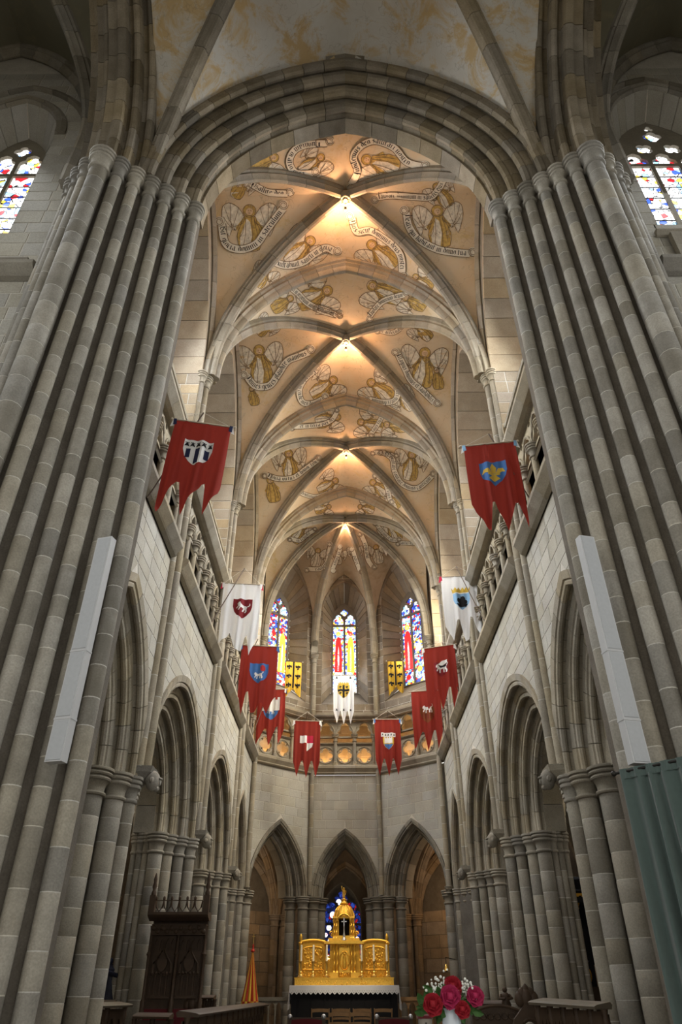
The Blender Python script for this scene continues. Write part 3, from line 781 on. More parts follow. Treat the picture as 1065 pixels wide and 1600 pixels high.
def embrasure(parent, fr, w1, z1sp, h1, b1, w2, z2sp, h2, b2, z0, z02, mat, dz=.42, slope=True):
    """splayed window reveal, one stone per course and per arch wedge"""
    c1, c2 = arch_c(w1, h1), arch_c(w2, h2)
    def pt(f, wi, ci, zs, hi, b, zb):       # f in 0..1 jamb, 1..2 arch
        if f <= 1: return (wi, b, zb+(zs-zb)*f)
        R = wi+ci; th = (f-1)*math.acos(ci/R); return (-ci+R*math.cos(th), b, zs+R*math.sin(th))
    nj = max(1, round((z1sp-z0)/dz)); na = max(2, round((w1+h1)*.9/dz)); fs = [i/nj for i in range(nj)]+[1+i/na for i in range(na+1)]
    for sd in (-1, 1):
        for fa, fb in zip(fs, fs[1:]):
            e = .01; V = []
            for f in (fa+e*.7, fb-e*.7):
                for (wi, ci, zs, hi, b, zb) in ((w1, c1, z1sp, h1, b1, z0), (w2, c2, z2sp, h2, b2, z02)):
                    u, b_, z = pt(f, wi, ci, zs, hi, b, zb); V.append(fr.p(sd*u, b_, z))
            V2 = [v+fr.n*.0+fr.u*(sd*.05)+Vector((0, 0, .03 if fa >= 1 else 0)) for v in V]
            mk('reveal_stone', V+V2, [(0, 1, 3, 2), (0, 4, 5, 1), (1, 5, 7, 3), (3, 7, 6, 2), (2, 6, 4, 0)], mat, parent)
    if slope:
        MB().rings([[fr.p(u*(w1+.12), b1, z0), fr.p(u*(w2+.14), b2+.12, z02+.01), fr.p(u*(w2+.14), b2+.12, z02-.12), fr.p(u*(w1+.12), b1, z0-.12)] for u in (-1, 1)]).make('sill', mat, parent)
    V = []; F = []
    for f in [i/20 for i in range(41)]:
        for sd in (-1, 1):
            for (wi, ci, zs, hi, b, zb) in ((w1, c1, z1sp, h1, b1, z0), (w2, c2, z2sp, h2, b2, z02)):
                u, b_, z = pt(f, wi, ci, zs, hi, b, zb); V.append(fr.p(sd*(u+.03), b_, z+.02*(f > 1)))
    for i in range(40):
        for q in (0, 2): F.append((4*i+q, 4*i+q+1, 4*i+5+q, 4*i+4+q))
    mk('reveal_core', V, F, mat, parent)

# ------------------------------------------------------------------ apse upper wall and its three windows
def robe(u, z0, z1, w_, mt, sk='g_skin', hm='g_yel'):
    h = z1-z0
    return [(mt, [(u-w_, z0), (u+w_, z0), (u+w_*.95, z0+h*.45), (u+w_*.7, z0+h*.74), (u+w_*.25, z0+h*.82), (u-w_*.25, z0+h*.82), (u-w_*.75, z0+h*.72), (u-w_*.9, z0+h*.4)]),
            (hm, circle(u, z0+h*.90, w_*.62, 14)), (sk, circle(u, z0+h*.89, w_*.34, 10)),
            ('g_wht', [(u-w_*.3, z0+.05), (u+w_*.15, z0+.05), (u+w_*.3, z0+h*.35), (u+w_*.05, z0+h*.6), (u-w_*.2, z0+h*.4)])]
for i, lab in ((-1, 'left-hand stained window of the apse with a yellow-robed saint'), (0, 'middle stained window of the apse with a red and a yellow saint'), (1, 'right-hand stained window of the apse with a large red-robed saint')):
    fr, L = AF[i]; frw = fr
    zt = 18.9
    w1, w2 = (1.02, .58) if i == 0 else (1.12, .58)
    zs1, h1 = (16.7, 1.55) if i == 0 else (16.9, 1.75)
    zs2, h2 = 16.55, .95
    cw = arch_c(w1, h1); zb = 12.2
    sheet('masonry', CLER[0], fr, -L/2, L/2, zs1, zt, .10, M['mortar'], (0, w1, cw, zs1))
    for sg in (-1, 1):
        sheet('masonry', CLER[0], fr, *sorted((sg*w1, sg*L/2)), ZU+.1, zs1, .10, M['mortar'], n=1)
    sheet('masonry', CLER[0], fr, -w1, w1, ZU+.1, zb, .10, M['mortar'], n=1)
    def ints(zbt, ztp, L=L, w1=w1, cw=cw, zs1=zs1):
        if ztp <= zb+.05: return [(-L/2+.1, L/2-.1, -L/2+.1, L/2-.1)]
        a, b_ = arch_halfwidth(w1, cw, zbt-zs1), arch_halfwidth(w1, cw, ztp-zs1)
        q = L/2-.09
        if a < .02: return [(-q, q, -q, q)]
        return [(-q, -a, -q, -b_), (a, q, b_, q)]
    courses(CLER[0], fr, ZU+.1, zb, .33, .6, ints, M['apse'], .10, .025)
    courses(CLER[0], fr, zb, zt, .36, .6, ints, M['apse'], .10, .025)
    embrasure(CLER[0], fr, w1, zs1, h1, .10, w2+.04, zs2, h2+.05, .85, zb, 13.0, M['apse'])
    arch_order(CLER[0], fr, w1+.0, cw, zs1, [(0, 0), (.04, -.05), (.1, -.03), (.14, -.06), (.2, -.02), (.2, .06), (0, .06)], .06, .4, M['apse'], name='hood_stone')
    lw = w2/2
    fig = []
    if i == 0: fig = robe(-lw, 14.0, 16.15, .17, 'g_red')+robe(lw, 14.0, 16.15, .17, 'g_yel', 'g_skin', 'g_red')
    elif i == -1: fig = robe(lw, 13.6, 15.9, .2, 'g_yel', 'g_skin', 'g_red')+[('g_red', circle(-lw, 13.4, .14)), ('g_red', circle(-lw+.05, 15.4, .1)), ('g_wht', circle(-lw, 14.3, .12))]
    else: fig = robe(-lw+.02, 13.7, 16.0, .22, 'g_red')+[('g_wht', circle(lw, 14.6, .15)), ('g_yel', circle(lw, 13.6, .13)), ('g_red', circle(-lw-.05, 13.35, .12))]
    window({-1: 1, 0: 2, 1: 3}[i], lab, fr, w2, 13.0, zs2, h2, .86, 2, 'gl_apse' if i else 'gl_mid', 5, fig, transom=16.35)

for s in (-1, 1):
    for (x, y), an_ in ((A5[s], s*.39), (A4[s], s*1.18)):
        q = (x+math.sin(an_)*.42, y+math.cos(an_)*.42)
        MB().rev([(.34, ZU), (.34, 18.6)], (q[0], q[1], 0), 8).make('corner_masonry', M['apse'], CLER[0])
# ------------------------------------------------------------------ clerestory recesses
RB = 1.55
for s in (-1, 1):
    e = (D0, D1, D2, D3, D4)
    for k in range(4):
        yc = (e[k]+e[k+1])/2; L = e[k+1]-e[k]; fr = Fr((s*WX, yc, 0), (0, 1, 0), (s, 0, 0)); t = CLER[s]
        w_ = L/2-.42; h = 4.15; c = arch_c(w_, h) if h > w_ else 0
        if k == 0: w_ = L/2-.3; c = arch_c(w_, h)
        zsp = ZV-.1
        # west-facing and east-facing cheeks
        for sg in (-1, 1):
            frc = Fr((s*WX, yc+sg*w_, 0), (s, 0, 0), (0, sg, 0))
            sheet('masonry', t, frc, 0, RB, ZU+.3, zsp+.1, .02, M['mortar'], n=1)
            if sg == 1: courses(t, frc, ZU+.35, zsp, .36, .62, lambda a, b: [(0, RB, 0, RB)], M['warm'], .02, .025)
        # vaulted soffit of the recess
        arch_order(t, fr, w_, c, zsp, [(0, 0), (0, RB), (.12, RB), (.12, 0)], 0, .62, M['warm'], name='soffit_stone', gap=.008)
        sheet('masonry', t, fr, -L/2, L/2, zsp, 19.9, .02, M['rib'], (0, w_+.05, c, zsp))
        for sg in (-1, 1): sheet('masonry', t, fr, *sorted((sg*(w_-.01), sg*L/2)), ZU+.3, zsp, .02, M['rib'], n=1)
        # window wall at the back with its window
        ww = min(1.25, w_-.35); zw = 16.3; hw_ = 1.7; cw = arch_c(ww, hw_)
        sheet('masonry', t, fr, -w_, w_, zw, 19.8, RB, M['warm'], (0, ww, cw, zw))
        for sg in (-1, 1): sheet('masonry', t, fr, *sorted((sg*ww, sg*w_)), ZU+.3, zw, RB, M['warm'], n=1)
        sheet('masonry', t, fr, -ww, ww, ZU+.3, 12.9, RB, M['warm'], n=1)
        window(10+k+(0 if s < 0 else 4), 'tall pale clerestory window deep in the recess of the %s %s bay' % (ORD[s], ord_word[k]), fr, ww, 12.9, zw, hw_, RB+.05, 3 if k < 3 else 2, 'gl_pale', 4)
        # openwork parapet in front of the recess
        bt = thing('parapet', 'pierced stone parapet below the %s clerestory window, %s bay' % (ORD[s], ord_word[k]), 'parapet', fr.p(0, .3, ZU+.36), 'clerestory parapets')
        n_ = max(3, round(2*w_/.72)); p = 2*w_/n_; z0 = ZU+.37
        hs = []
        for i in range(n_):
            u = -w_+p*(i+.5); hs += [foil(4, p*.20, p*.19, u, z0+.42, 32, PI/4)]
        MB().plate([[(-w_, z0), (w_, z0), (w_, z0+.85), (-w_, z0+.85)]]+hs, lambda u, v, d: fr.p(u, d, v), .10, .2).make('pierced_panel', M['rib'], bt)
        MB().rings([[fr.p(u, b, z0+.85+hh) for b, hh in ((.06, 0), (.04, .05), (.08, .11), (.22, .11), (.26, .05), (.24, 0))] for u in (-w_, w_)]).make('coping', M['rib'], bt)
# ------------------------------------------------------------------ aisles, ambulatory, axial chapel
roof = MB().box((0, 19.5, 23.0), (27, 46, .4)).make('ceiling_light_block', M['joint']); tag(roof, 'unseen dark slab added above the vaults to keep sky light out', 'ceiling_light_block', kind='structure')  # unseen slab, added so that no sky light leaks in from above
nw = thing('wall_light_block', 'unseen wall added behind the viewer to block the upper west light', 'wall', (0, -6, 8), kind='structure')  # unseen wall, added to keep west light off the crossing arch and vault
MB().box((0, -6.2, 15.6), (23, .4, 15.2)).make('light_block_slab', M['wall'], nw)
AW = {}
for s in (-1, 1):
    AW[s] = thing('wall_aisle_'+ORD[s], 'dim outer aisle wall seen through the %s arcade' % ORD[s], 'wall', (s*8.8, 17, 0), kind='structure')
    fr = Fr((s*8.8, 0, 0), (0, 1, 0), (s, 0, 0))
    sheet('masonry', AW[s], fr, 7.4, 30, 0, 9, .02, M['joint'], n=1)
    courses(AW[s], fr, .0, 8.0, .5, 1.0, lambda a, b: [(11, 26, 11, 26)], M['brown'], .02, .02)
    for k, (a, b_) in enumerate(((D0-.6, D1), (D1, D2), (D2, D3), (D3, D4+1.2))):
        t = thing('vault_aisle', 'shadowy ribbed aisle vault behind the %s arcade, %s bay' % (ORD[s], ord_word[k]), 'vault', (s*6.9, (a+b_)/2, 4.7), 'aisle vaults')
        P = [(s*4.9, a), (s*8.8, a), (s*8.8, b_), (s*4.9, b_)]; cc = (s*6.85, (a+b_)/2)
        for i in range(4):
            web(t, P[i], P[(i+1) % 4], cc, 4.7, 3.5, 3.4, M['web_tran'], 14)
            x, y = P[i]; pts = [(cc[0]+(x-cc[0])*q, cc[1]+(y-cc[1])*q, 4.7+3.5*g(q)) for q in [math.sin(PI/2*j/16) for j in range(16, 0, -1)]+[.02]]
            curve_sweep(t, pts, RIB, .7, M['rib'], 'rib_stone')
        if k < 3:
            pts = [(cc[0]+1.9*q, b_, 4.7+3.3*g(abs(q))) for q in [math.sin(PI/2*j/16) for j in range(-16, 17)]]
            curve_sweep(t, pts, TRV, .6, M['rib'], 'arch_stone', side=Vector((0, 1, 0)))
        x, y = s*8.6, b_
        shaft(t, x, y, 0, 4.4, .16, .6, M['brown'], M['joint'], name='respond_shaft'); capital(t, x, y, 4.7, .16, M['brown'], .9)
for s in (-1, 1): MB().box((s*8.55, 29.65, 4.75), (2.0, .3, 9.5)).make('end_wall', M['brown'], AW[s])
# ambulatory ring round the apse
def off(p, ang, d): return (p[0]+math.sin(ang)*d, p[1]+math.cos(ang)*d)
IN = [off(A4[-1], -1.18, 1.35), off(A5[-1], -.39, 1.35), off(A5[1], .39, 1.35), off(A4[1], 1.18, 1.35)]
OU = [off(A4[-1], -1.18, 4.6), off(A5[-1], -.39, 4.3), off(A5[1], .39, 4.3), off(A4[1], 1.18, 4.6)]
AMB = thing('wall_ambulatory', 'brown stone ambulatory wall seen through the apse arches', 'wall', (0, 33, 0), kind='structure')
for k in range(3):
    t = thing('vault_ambulatory', 'dim ribbed ambulatory vault %s' % ('behind the left apse arch', 'behind the altar', 'behind the right apse arch')[k], 'vault', (IN[k][0], IN[k][1], 4.5), 'ambulatory vaults')
    P = [IN[k], OU[k], OU[k+1], IN[k+1]]; cc = (sum(p[0] for p in P)/4, sum(p[1] for p in P)/4)
    for i in range(4):
        web(t, P[i], P[(i+1) % 4], cc, 4.5, 3.3, 3.1, M['brown'], 12)
        x, y = P[i]; pts = [(cc[0]+(x-cc[0])*q, cc[1]+(y-cc[1])*q, 4.5+3.3*g(q)) for q in [math.sin(PI/2*j/14) for j in range(14, 0, -1)]+[.02]]
        curve_sweep(t, pts, RIB, .6, M['brown'], 'rib_stone')
    fr, L = face(OU[k], OU[k+1])
    # arch ribs against the outer wall
    pts = [fr.p(L/2*q, -.05, 4.5+2.9*g(abs(q))) for q in [math.sin(PI/2*j/14) for j in range(-14, 15)]]
    curve_sweep(t, pts, RIB, .6, M['brown'], 'wall_rib_stone', side=fr.n)
    if k != 1:
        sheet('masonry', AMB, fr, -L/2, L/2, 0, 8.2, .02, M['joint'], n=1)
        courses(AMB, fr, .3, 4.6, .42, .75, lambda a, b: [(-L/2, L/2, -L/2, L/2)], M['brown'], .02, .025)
    else:
        wch = 1.45; cch = arch_c(wch, 2.3)
        sheet('masonry', AMB, fr, -L/2, L/2, 4.2, 8.2, .02, M['brown'], (0, wch, cch, 4.2))
        for sg in (-1, 1): sheet('masonry', AMB, fr, *sorted((sg*wch, sg*L/2)), 0, 4.2, .02, M['brown'], n=1)
        arch_order(AMB, fr, wch-.2, cch, 4.2, scaled(ROLL, .74, .9), -.08, .4, M['brown'])
    for q in (-.5, -.17, .17, .5) if k != 1 else (-.5, -.44, .44, .5):
        p = fr.p(L*q*.97, -.1, 0)
        shaft(AMB, p.x, p.y, 0, 4.1, .12 if abs(q) > .4 else .09, .5, M['brown'], M['joint'], name='respond_shaft'); capital(AMB, p.x, p.y, 4.5, .12 if abs(q) > .4 else .09, M['brown'], .95, 1.3)
CH = thing('wall_chapel', 'dark chapel walls behind the altar', 'wall', (-.1, 36, 0), kind='structure')
for sx in (-1.85, 1.65):
    frc = Fr((sx, 36.3, 0), (0, 1, 0), (1 if sx > 0 else -1, 0, 0)); sheet('masonry', CH, frc, -3, 3, 0, 7.2, 0, M['brown'], n=1)
    for yy in (34.6, 36.5, 38.2): shaft(CH, sx*.94, yy, 0, 4.0, .08, .6, M['brown'], M['joint'], name='respond_shaft'); capital(CH, sx*.94, yy, 4.3, .08, M['brown'], .9, 1.4)
frc = Fr((-.36, 39.2, 0), (1, 0, 0), (0, 1, 0)); cw = arch_c(1.0, 1.5)
sheet('masonry', CH, frc, -2, 2, 4.9, 8, 0, M['brown'], (0, 1.0, cw, 4.9))
for sg in (-1, 1): sheet('masonry', CH, frc, *sorted((sg*1.0, sg*2)), 0, 4.9, 0, M['brown'], n=1)
sheet('masonry', CH, frc, -1, 1, 0, 2.2, 0, M['brown'], n=1)
MB().box((-.1, 36.3, 7.6), (4, 6.2, .2)).make('chapel_ceiling', M['brown'], CH)
rb = []
for k, (u, z, r) in enumerate(((-.62, 3.2, .13), (-.52, 3.9, .13), (-.6, 4.45, .12), (-.42, 5.0, .14), (-.12, 5.55, .13), (-.75, 4.15, .09), (-.8, 3.5, .08), (.78, 4.0, .08))): rb += [('g_wht', circle(u, z, r, 14)), ('g_red' if k % 2 else 'g_yel', circle(u+.03, z+.01, r*.55, 10))]
window(20, 'deep blue chapel window glimpsed behind the gilded altar', frc, 1.0, 2.2, 4.9, 1.5, .1, 2, 'gl_dark', 4, rb, transom=4.6)
lamp('ambulatory_light', (-3.6, 30.9, 4.9), 40, (1, .72, .45), .15); lamp('ambulatory_light', (3.5, 30.9, 4.9), 46, (1, .66, .38), .15)
for s in (-1, 1): spot('altar_fill_spot', (s*3.3, 20.6, 9.9), (-.12, 26.3, 2.6), 700, (1, .86, .62), .34)  # unseen spots added to brighten the altar and its gilding
for s in (-1, 1):
    for yy in (15.5, 21.1): lamp('aisle_light', (s*6.6, yy+1.6, 5.6), 30, (1, .93, .82), .2)

# ------------------------------------------------------------------ transepts
for s in (-1, 1):
    t = thing('wall_transept_'+ORD[s], 'grey ashlar transept wall with a bright window beyond the %s crossing pier' % ORD[s], 'wall', (s*8, 7.6, 0), kind='structure')
    fr = Fr((0, 7.6, 0), (s, 0, 0), (0, 1, 0))     # u = distance from the axis
    uc, hw = (7.42, .62) if s < 0 else (7.12, .95)
    we = 1.0 if s < 0 else 1.22; z0 = 13.5 if s < 0 else 13.6; zs1, h1 = (17.2, 1.5) if s < 0 else (17.35, 1.75); ce = arch_c(we, h1); frw = Fr(fr.p(uc, 0, 0), (s, 0, 0), (0, 1, 0))
    sheet('masonry', t, fr, 5.3, 11, zs1, 22, .02, M['mortar'], (uc, we, ce, zs1))
    for a, b_ in ((5.3, uc-we), (uc+we, 11)): sheet('masonry', t, fr, a, b_, z0, zs1, .02, M['mortar'], n=1)
    sheet('masonry', t, fr, 5.3, 11, 0, z0, .02, M['mortar'], n=1)
    def ints(a, b, uc=uc, we=we, ce=ce):
        if b < z0+.02: return [(5.3, 9.6, 5.3, 9.6)]
        x, y = arch_halfwidth(we, ce, a-zs1), arch_halfwidth(we, ce, b-zs1)
        if x < .02: return [(5.3, 9.6, 5.3, 9.6)]
        return [(5.3, uc-x, 5.3, uc-y), (uc+x, 9.6, uc+y, 9.6)]
    courses(t, fr, 7.0, z0, .36, .75, ints, M['wall'], .02, .03)
    courses(t, fr, z0, 20.2, .36, .62, ints, M['wall'], .02, .03)
    embrasure(t, frw, we, zs1, h1, .02, hw+.03, zs1-.25, 1.15 if s < 0 else 1.5, .55, z0, z0+.2, M['wall'])
    arch_order(t, frw, we, ce, zs1, [(0, 0), (.03, -.07), (.12, -.05), (.16, -.09), (.24, -.03), (.24, .05), (0, .05)], .0, .5, M['stone'], name='hood_stone')
    arch_order(t, frw, 1.55, arch_c(1.55, 2.1), zs1, [(0, 0), (.05, -.08), (.16, -.04), (.2, .0), (.2, .05), (0, .05)], .0, .6, M['stone'], name='hood_stone')
    window(30 if s < 0 else 31, 'pale leaded transept window cut by the %s edge of the picture' % ORD[s], frw, hw, z0+.25, zs1-.25, 1.15 if s < 0 else 1.5, .56, 2 if s < 0 else 3, 'gl_pale', 7, None, 'stone', transom=16.55 if s < 0 else 16.75)
    moulding('string_course', t, fr, 5.55, 11, 12.0, M['stone'], b=0)
    moulding('string_course', t, fr, 5.75, 11, 12.42 if s < 0 else 13.16, M['stone'], [(d*.5, h*.4) for d, h in STRING], b=0)
    if s > 0:
        for zz, n_ in ((12.42, 6), (10.9, 6)):
            hs = []
            for i in range(n_):
                hs += [foil(4, .13, .115, 6.0+.62*i+.31, zz+.36, 28, PI/4)]+[circle(6.0+.62*i+.02*0+.0, zz+.62, .05, 8)]*(1 if i else 0)
            MB().plate([[(5.95, zz), (9.8, zz), (9.8, zz+.72), (5.95, zz+.72)]]+hs, lambda u, v, d: fr.p(u, d, v), -.14, -.03).make('pierced_panel', M['stone'], t)
    v = thing('vault_transept', 'dark olive transept vault in the top %s corner' % ORD[s], 'vault', (s*8.2, 3, 16.5))
    P = [(s*5.5, 7.55), (s*10.9, 7.55), (s*10.9, -1.5), (s*5.5, -1.5)]; cc = (s*8.2, 3.0)
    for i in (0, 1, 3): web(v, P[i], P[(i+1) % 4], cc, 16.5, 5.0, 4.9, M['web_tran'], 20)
    for i in (0, 1):
        x, y = P[i]; pts = [(cc[0]+(x-cc[0])*q, cc[1]+(y-cc[1])*q, 16.5+5*g(q)) for q in [math.sin(PI/2*j/20) for j in range(20, 0, -1)]]
        curve_sweep(v, [(pts[0][0], pts[0][1], 14.8)]+pts, RIB, .6, M['stone'], 'rib_stone')
    pts = [(s*(8.2+2.7*q), 7.55, 16.5+4.9*g(abs(q))) for q in [math.sin(PI/2*j/20) for j in range(-20, 21)]]
    curve_sweep(v, pts, RIB, .6, M['stone'], 'wall_rib_stone', side=Vector((0, 1, 0)))
    MB().box((s*11.1, 3, 11), (.2, 12, 22)).make('side_wall', M['joint'], t)
# ------------------------------------------------------------------ wall paintings on the vault webs
def paint(name, c, wear=.5, noise=.25):
    m, nt, b = nodes(name, .95); L = nt.links.new; out = nt.nodes['Material Output']
    ge = N(nt, 'ShaderNodeNewGeometry')
    n1 = N(nt, 'ShaderNodeTexNoise'); n1.inputs['Scale'].default_value = 5; n1.inputs['Detail'].default_value = 9; n1.inputs['Roughness'].default_value = .75
    L(ge.outputs['Position'], n1.inputs['Vector'])
    n2 = N(nt, 'ShaderNodeTexNoise'); n2.inputs['Scale'].default_value = 11; n2.inputs['Detail'].default_value = 5; L(ge.outputs['Position'], n2.inputs['Vector'])
    mr = N(nt, 'ShaderNodeMapRange'); mr.inputs[1].default_value = .3; mr.inputs[2].default_value = .7; mr.inputs[3].default_value = 1-noise; mr.inputs[4].default_value = 1+noise; L(n2.outputs['Fac'], mr.inputs[0])
    h = N(nt, 'ShaderNodeHueSaturation'); h.inputs['Color'].default_value = (*c, 1); L(mr.outputs[0], h.inputs['Value']); L(h.outputs[0], b.inputs['Base Color'])
    al = N(nt, 'ShaderNodeMapRange'); al.inputs[1].default_value = wear+.03; al.inputs[2].default_value = wear+.13; al.inputs[3].default_value = 1; al.inputs[4].default_value = .25
    L(n1.outputs['Fac'], al.inputs[0]); L(al.outputs[0], b.inputs['Alpha'])
    return m
M['p_ochre'] = paint('ochre_paint', (.50, .335, .10), .50)
M['p_white'] = paint('white_paint', (.66, .60, .48), .54)
M['p_cream'] = paint('scroll_paint', (.72, .67, .55), .62, .1)
M['p_skin'] = paint('flesh_paint', (.60, .42, .26), .6)
M['p_line'] = paint('line_paint', (.19, .13, .075), .56)
M['p_ink'] = paint('letter_paint', (.035, .028, .026), .64, .1)

def zvault(x, y):
    if y > D3: return apse_z(x, y)
    a, b_ = BAYS[0] if y < D1 else BAYS[1] if y < D2 else BAYS[2]
    nx, ny = min(1, abs(x)/W_V), min(1, abs(y-(a+b_)/2)/((b_-a)/2))
    return ZV+g(min(nx, ny))*(HC+(HW-HC)*max(nx, ny))
_ov = {}
def on_vault(px, py, o=.008):
    k = (round(px, 2), round(py, 2))
    if k not in _ov:
        r = ray(px, py); t0 = (ZV-1.6)/r.z; t1 = (ZV+5.2-1.6)/r.z; lo = t0; hi = None
        for i in range(1, 17):
            t = t0+(t1-t0)*i/16; P = CAM+r*t
            if P.z > zvault(P.x, P.y): hi = t; break
            lo = t
        if hi is None: hi = t1
        for _ in range(14):
            t = (lo+hi)/2; P = CAM+r*t
            if P.z > zvault(P.x, P.y): hi = t
            else: lo = t
        _ov[k] = (lo, r)
    t, r = _ov[k]; return CAM+r*(t-o/r.length)

def clip(poly, ax, v, keep):
    o = []
    for i in range(len(poly)):
        p, q = poly[i-1], poly[i]; a, b = (p[ax]-v)*keep, (q[ax]-v)*keep
        if (a >= 0) != (b >= 0):
            f = a/(a-b); o.append((p[0]+(q[0]-p[0])*f, p[1]+(q[1]-p[1])*f))
        if b >= 0: o.append(q)
    return o
def drape(mb, poly, S, cell):
    """lay a flat outline on a curved surface S(u,v), cut small so that it follows it"""
    x0, x1 = min(p[0] for p in poly), max(p[0] for p in poly); y0, y1 = min(p[1] for p in poly), max(p[1] for p in poly)
    nx, ny = max(1, math.ceil((x1-x0)/cell)), max(1, math.ceil((y1-y0)/cell))
    for i in range(nx):
        a, b = x0+(x1-x0)*i/nx, x0+(x1-x0)*(i+1)/nx; c = clip(clip(poly, 0, a, 1), 0, b, -1)
        if len(c) < 3: continue
        for j in range(ny):
            d, e = y0+(y1-y0)*j/ny, y0+(y1-y0)*(j+1)/ny; q = clip(clip(c, 1, d, 1), 1, e, -1)
            if len(q) < 3: continue
            ar = sum(q[k-1][0]*q[k][1]-q[k][0]*q[k-1][1] for k in range(len(q)))
            if abs(ar) < 1e-9: continue
            tri = tessellate_polygon([[Vector((u, v, 0)) for u, v in q]])
            mb.add([S(u, v) for u, v in q], [tuple(t) for t in tri])
def smooth_path(pts, n=8):
    P = [pts[0]]+list(pts)+[pts[-1]]; o = []
    for i in range(1, len(P)-2):
        for k in range(n):
            t = k/n; a, b, c, d = P[i-1], P[i], P[i+1], P[i+2]
            o.append(tuple(.5*(2*b[q]+(c[q]-a[q])*t+(2*a[q]-5*b[q]+4*c[q]-d[q])*t*t+(3*b[q]-a[q]-3*c[q]+d[q])*t**3) for q in (0, 1)))
    o.append(pts[-1]); return o
def ribbon(mb, pts, wd, S):
    n = len(pts); E = []
    for i, p in enumerate(pts):
        a, b = pts[max(0, i-1)], pts[min(n-1, i+1)]; dx, dy = b[0]-a[0], b[1]-a[1]; l = math.hypot(dx, dy) or 1
        E.append(((p[0]+dy/l*wd/2, p[1]-dx/l*wd/2), (p[0]-dy/l*wd/2, p[1]+dx/l*wd/2)))
    V = []
    for a, b in E: V += [S(*a), S((a[0]+b[0])/2, (a[1]+b[1])/2), S(*b)]
    F = []
    for i in range(n-1): F += [(3*i, 3*i+1, 3*i+4, 3*i+3), (3*i+1, 3*i+2, 3*i+5, 3*i+4)]
    mb.add(V, F); return E

# black-letter alphabet made of broad-pen strokes
def mi(x, a=0., b=1.): return [((x, a+.08), (x, b-.05)), ((x-.1, b-.1), (x+.07, b)), ((x-.06, a+.08), (x+.13, a))]
O_ = [((0, .12), (0, .88)), ((0, .88), (.28, 1)), ((.42, .9), (.42, .12)), ((.42, .12), (.12, 0)), ((.2, .98), (.42, .88))]
GL = {'i': mi(0)+[((-.05, 1.25), (.1, 1.32))], 'n': mi(0)+mi(.42)+[((0, .85), (.4, 1))], 'm': mi(0)+mi(.4)+mi(.8)+[((0, .85), (.4, 1)), ((.4, .85), (.8, 1))],
      'u': mi(0)+mi(.42)+[((0, .1), (.4, .05))], 'a': mi(.42)+[((0, .12), (0, .5)), ((0, .5), (.42, .62)), ((0, .85), (.25, 1)), ((.25, 1), (.42, .9)), ((0, .12), (.3, 0))],
      'e': [((0, .12), (0, .88)), ((0, .88), (.28, 1)), ((.28, 1), (.38, .7)), ((.38, .7), (0, .45)), ((0, .12), (.25, 0)), ((.25, 0), (.4, .14))],
      'o': O_, 'd': O_+[((.42, .9), (.08, 1.5))], 'b': O_+[((0, .12), (0, 1.55))], 'l': mi(0, 0, 1.55), 't': mi(0, 0, 1.2)+[((-.15, 1), (.28, 1))],
      's': [((.38, .9), (.15, 1)), ((.15, 1), (0, .75)), ((0, .75), (.36, .4)), ((.36, .4), (.36, .15)), ((.36, .15), (.18, 0)), ((.18, 0), (0, .12))],
      'r': mi(0)+[((.05, .85), (.32, 1))], 'c': [((0, .12), (0, .88)), ((0, .88), (.3, 1)), ((.3, 1), (.38, .85)), ((0, .12), (.25, 0)), ((.25, 0), (.4, .14))],
      'h': mi(0, 0, 1.55)+[((0, .85), (.4, .98)), ((.4, .98), (.4, -.12))], 'g': O_+[((.42, .12), (.42, -.35)), ((.42, -.35), (.05, -.42))], 'p': O_+[((0, .12), (0, -.5))],
      'q': O_+[((.42, .12), (.42, -.5))], 'f': mi(0, 0, 1.3)+[((0, 1.3), (.25, 1.5)), ((-.12, .95), (.25, .95))], 'v': [((0, .98), (0, .2)), ((0, .2), (.24, 0)), ((.42, .98), (.42, .2)), ((.42, .2), (.2, 0))],
      'j': mi(0, -.4, 1), 'x': [((0, 1), (.4, 0)), ((.4, 1), (0, 0)), ((.1, .5), (.3, .5))], 'y': [((0, .98), (0, .2)), ((0, .2), (.24, 0)), ((.42, .98), (.42, .1)), ((.42, .1), (.05, -.45))], 'z': [((0, 1), (.4, 1)), ((.4, 1), (0, 0)), ((0, 0), (.4, 0))]}
def glyph(ch):
    if ch.lower() not in GL: return [], .45
    segs = GL[ch.lower()]; k = 1
    if ch.isupper(): segs = [((a[0]*1.45, a[1]*1.35), (b[0]*1.45, b[1]*1.35)) for a, b in segs]+[((-.14, .1), (-.14, 1.3))]
    return segs, max(max(a[0], b[0]) for a, b in segs)+.30
NIB = (.105*math.cos(.6), .105*math.sin(.6))
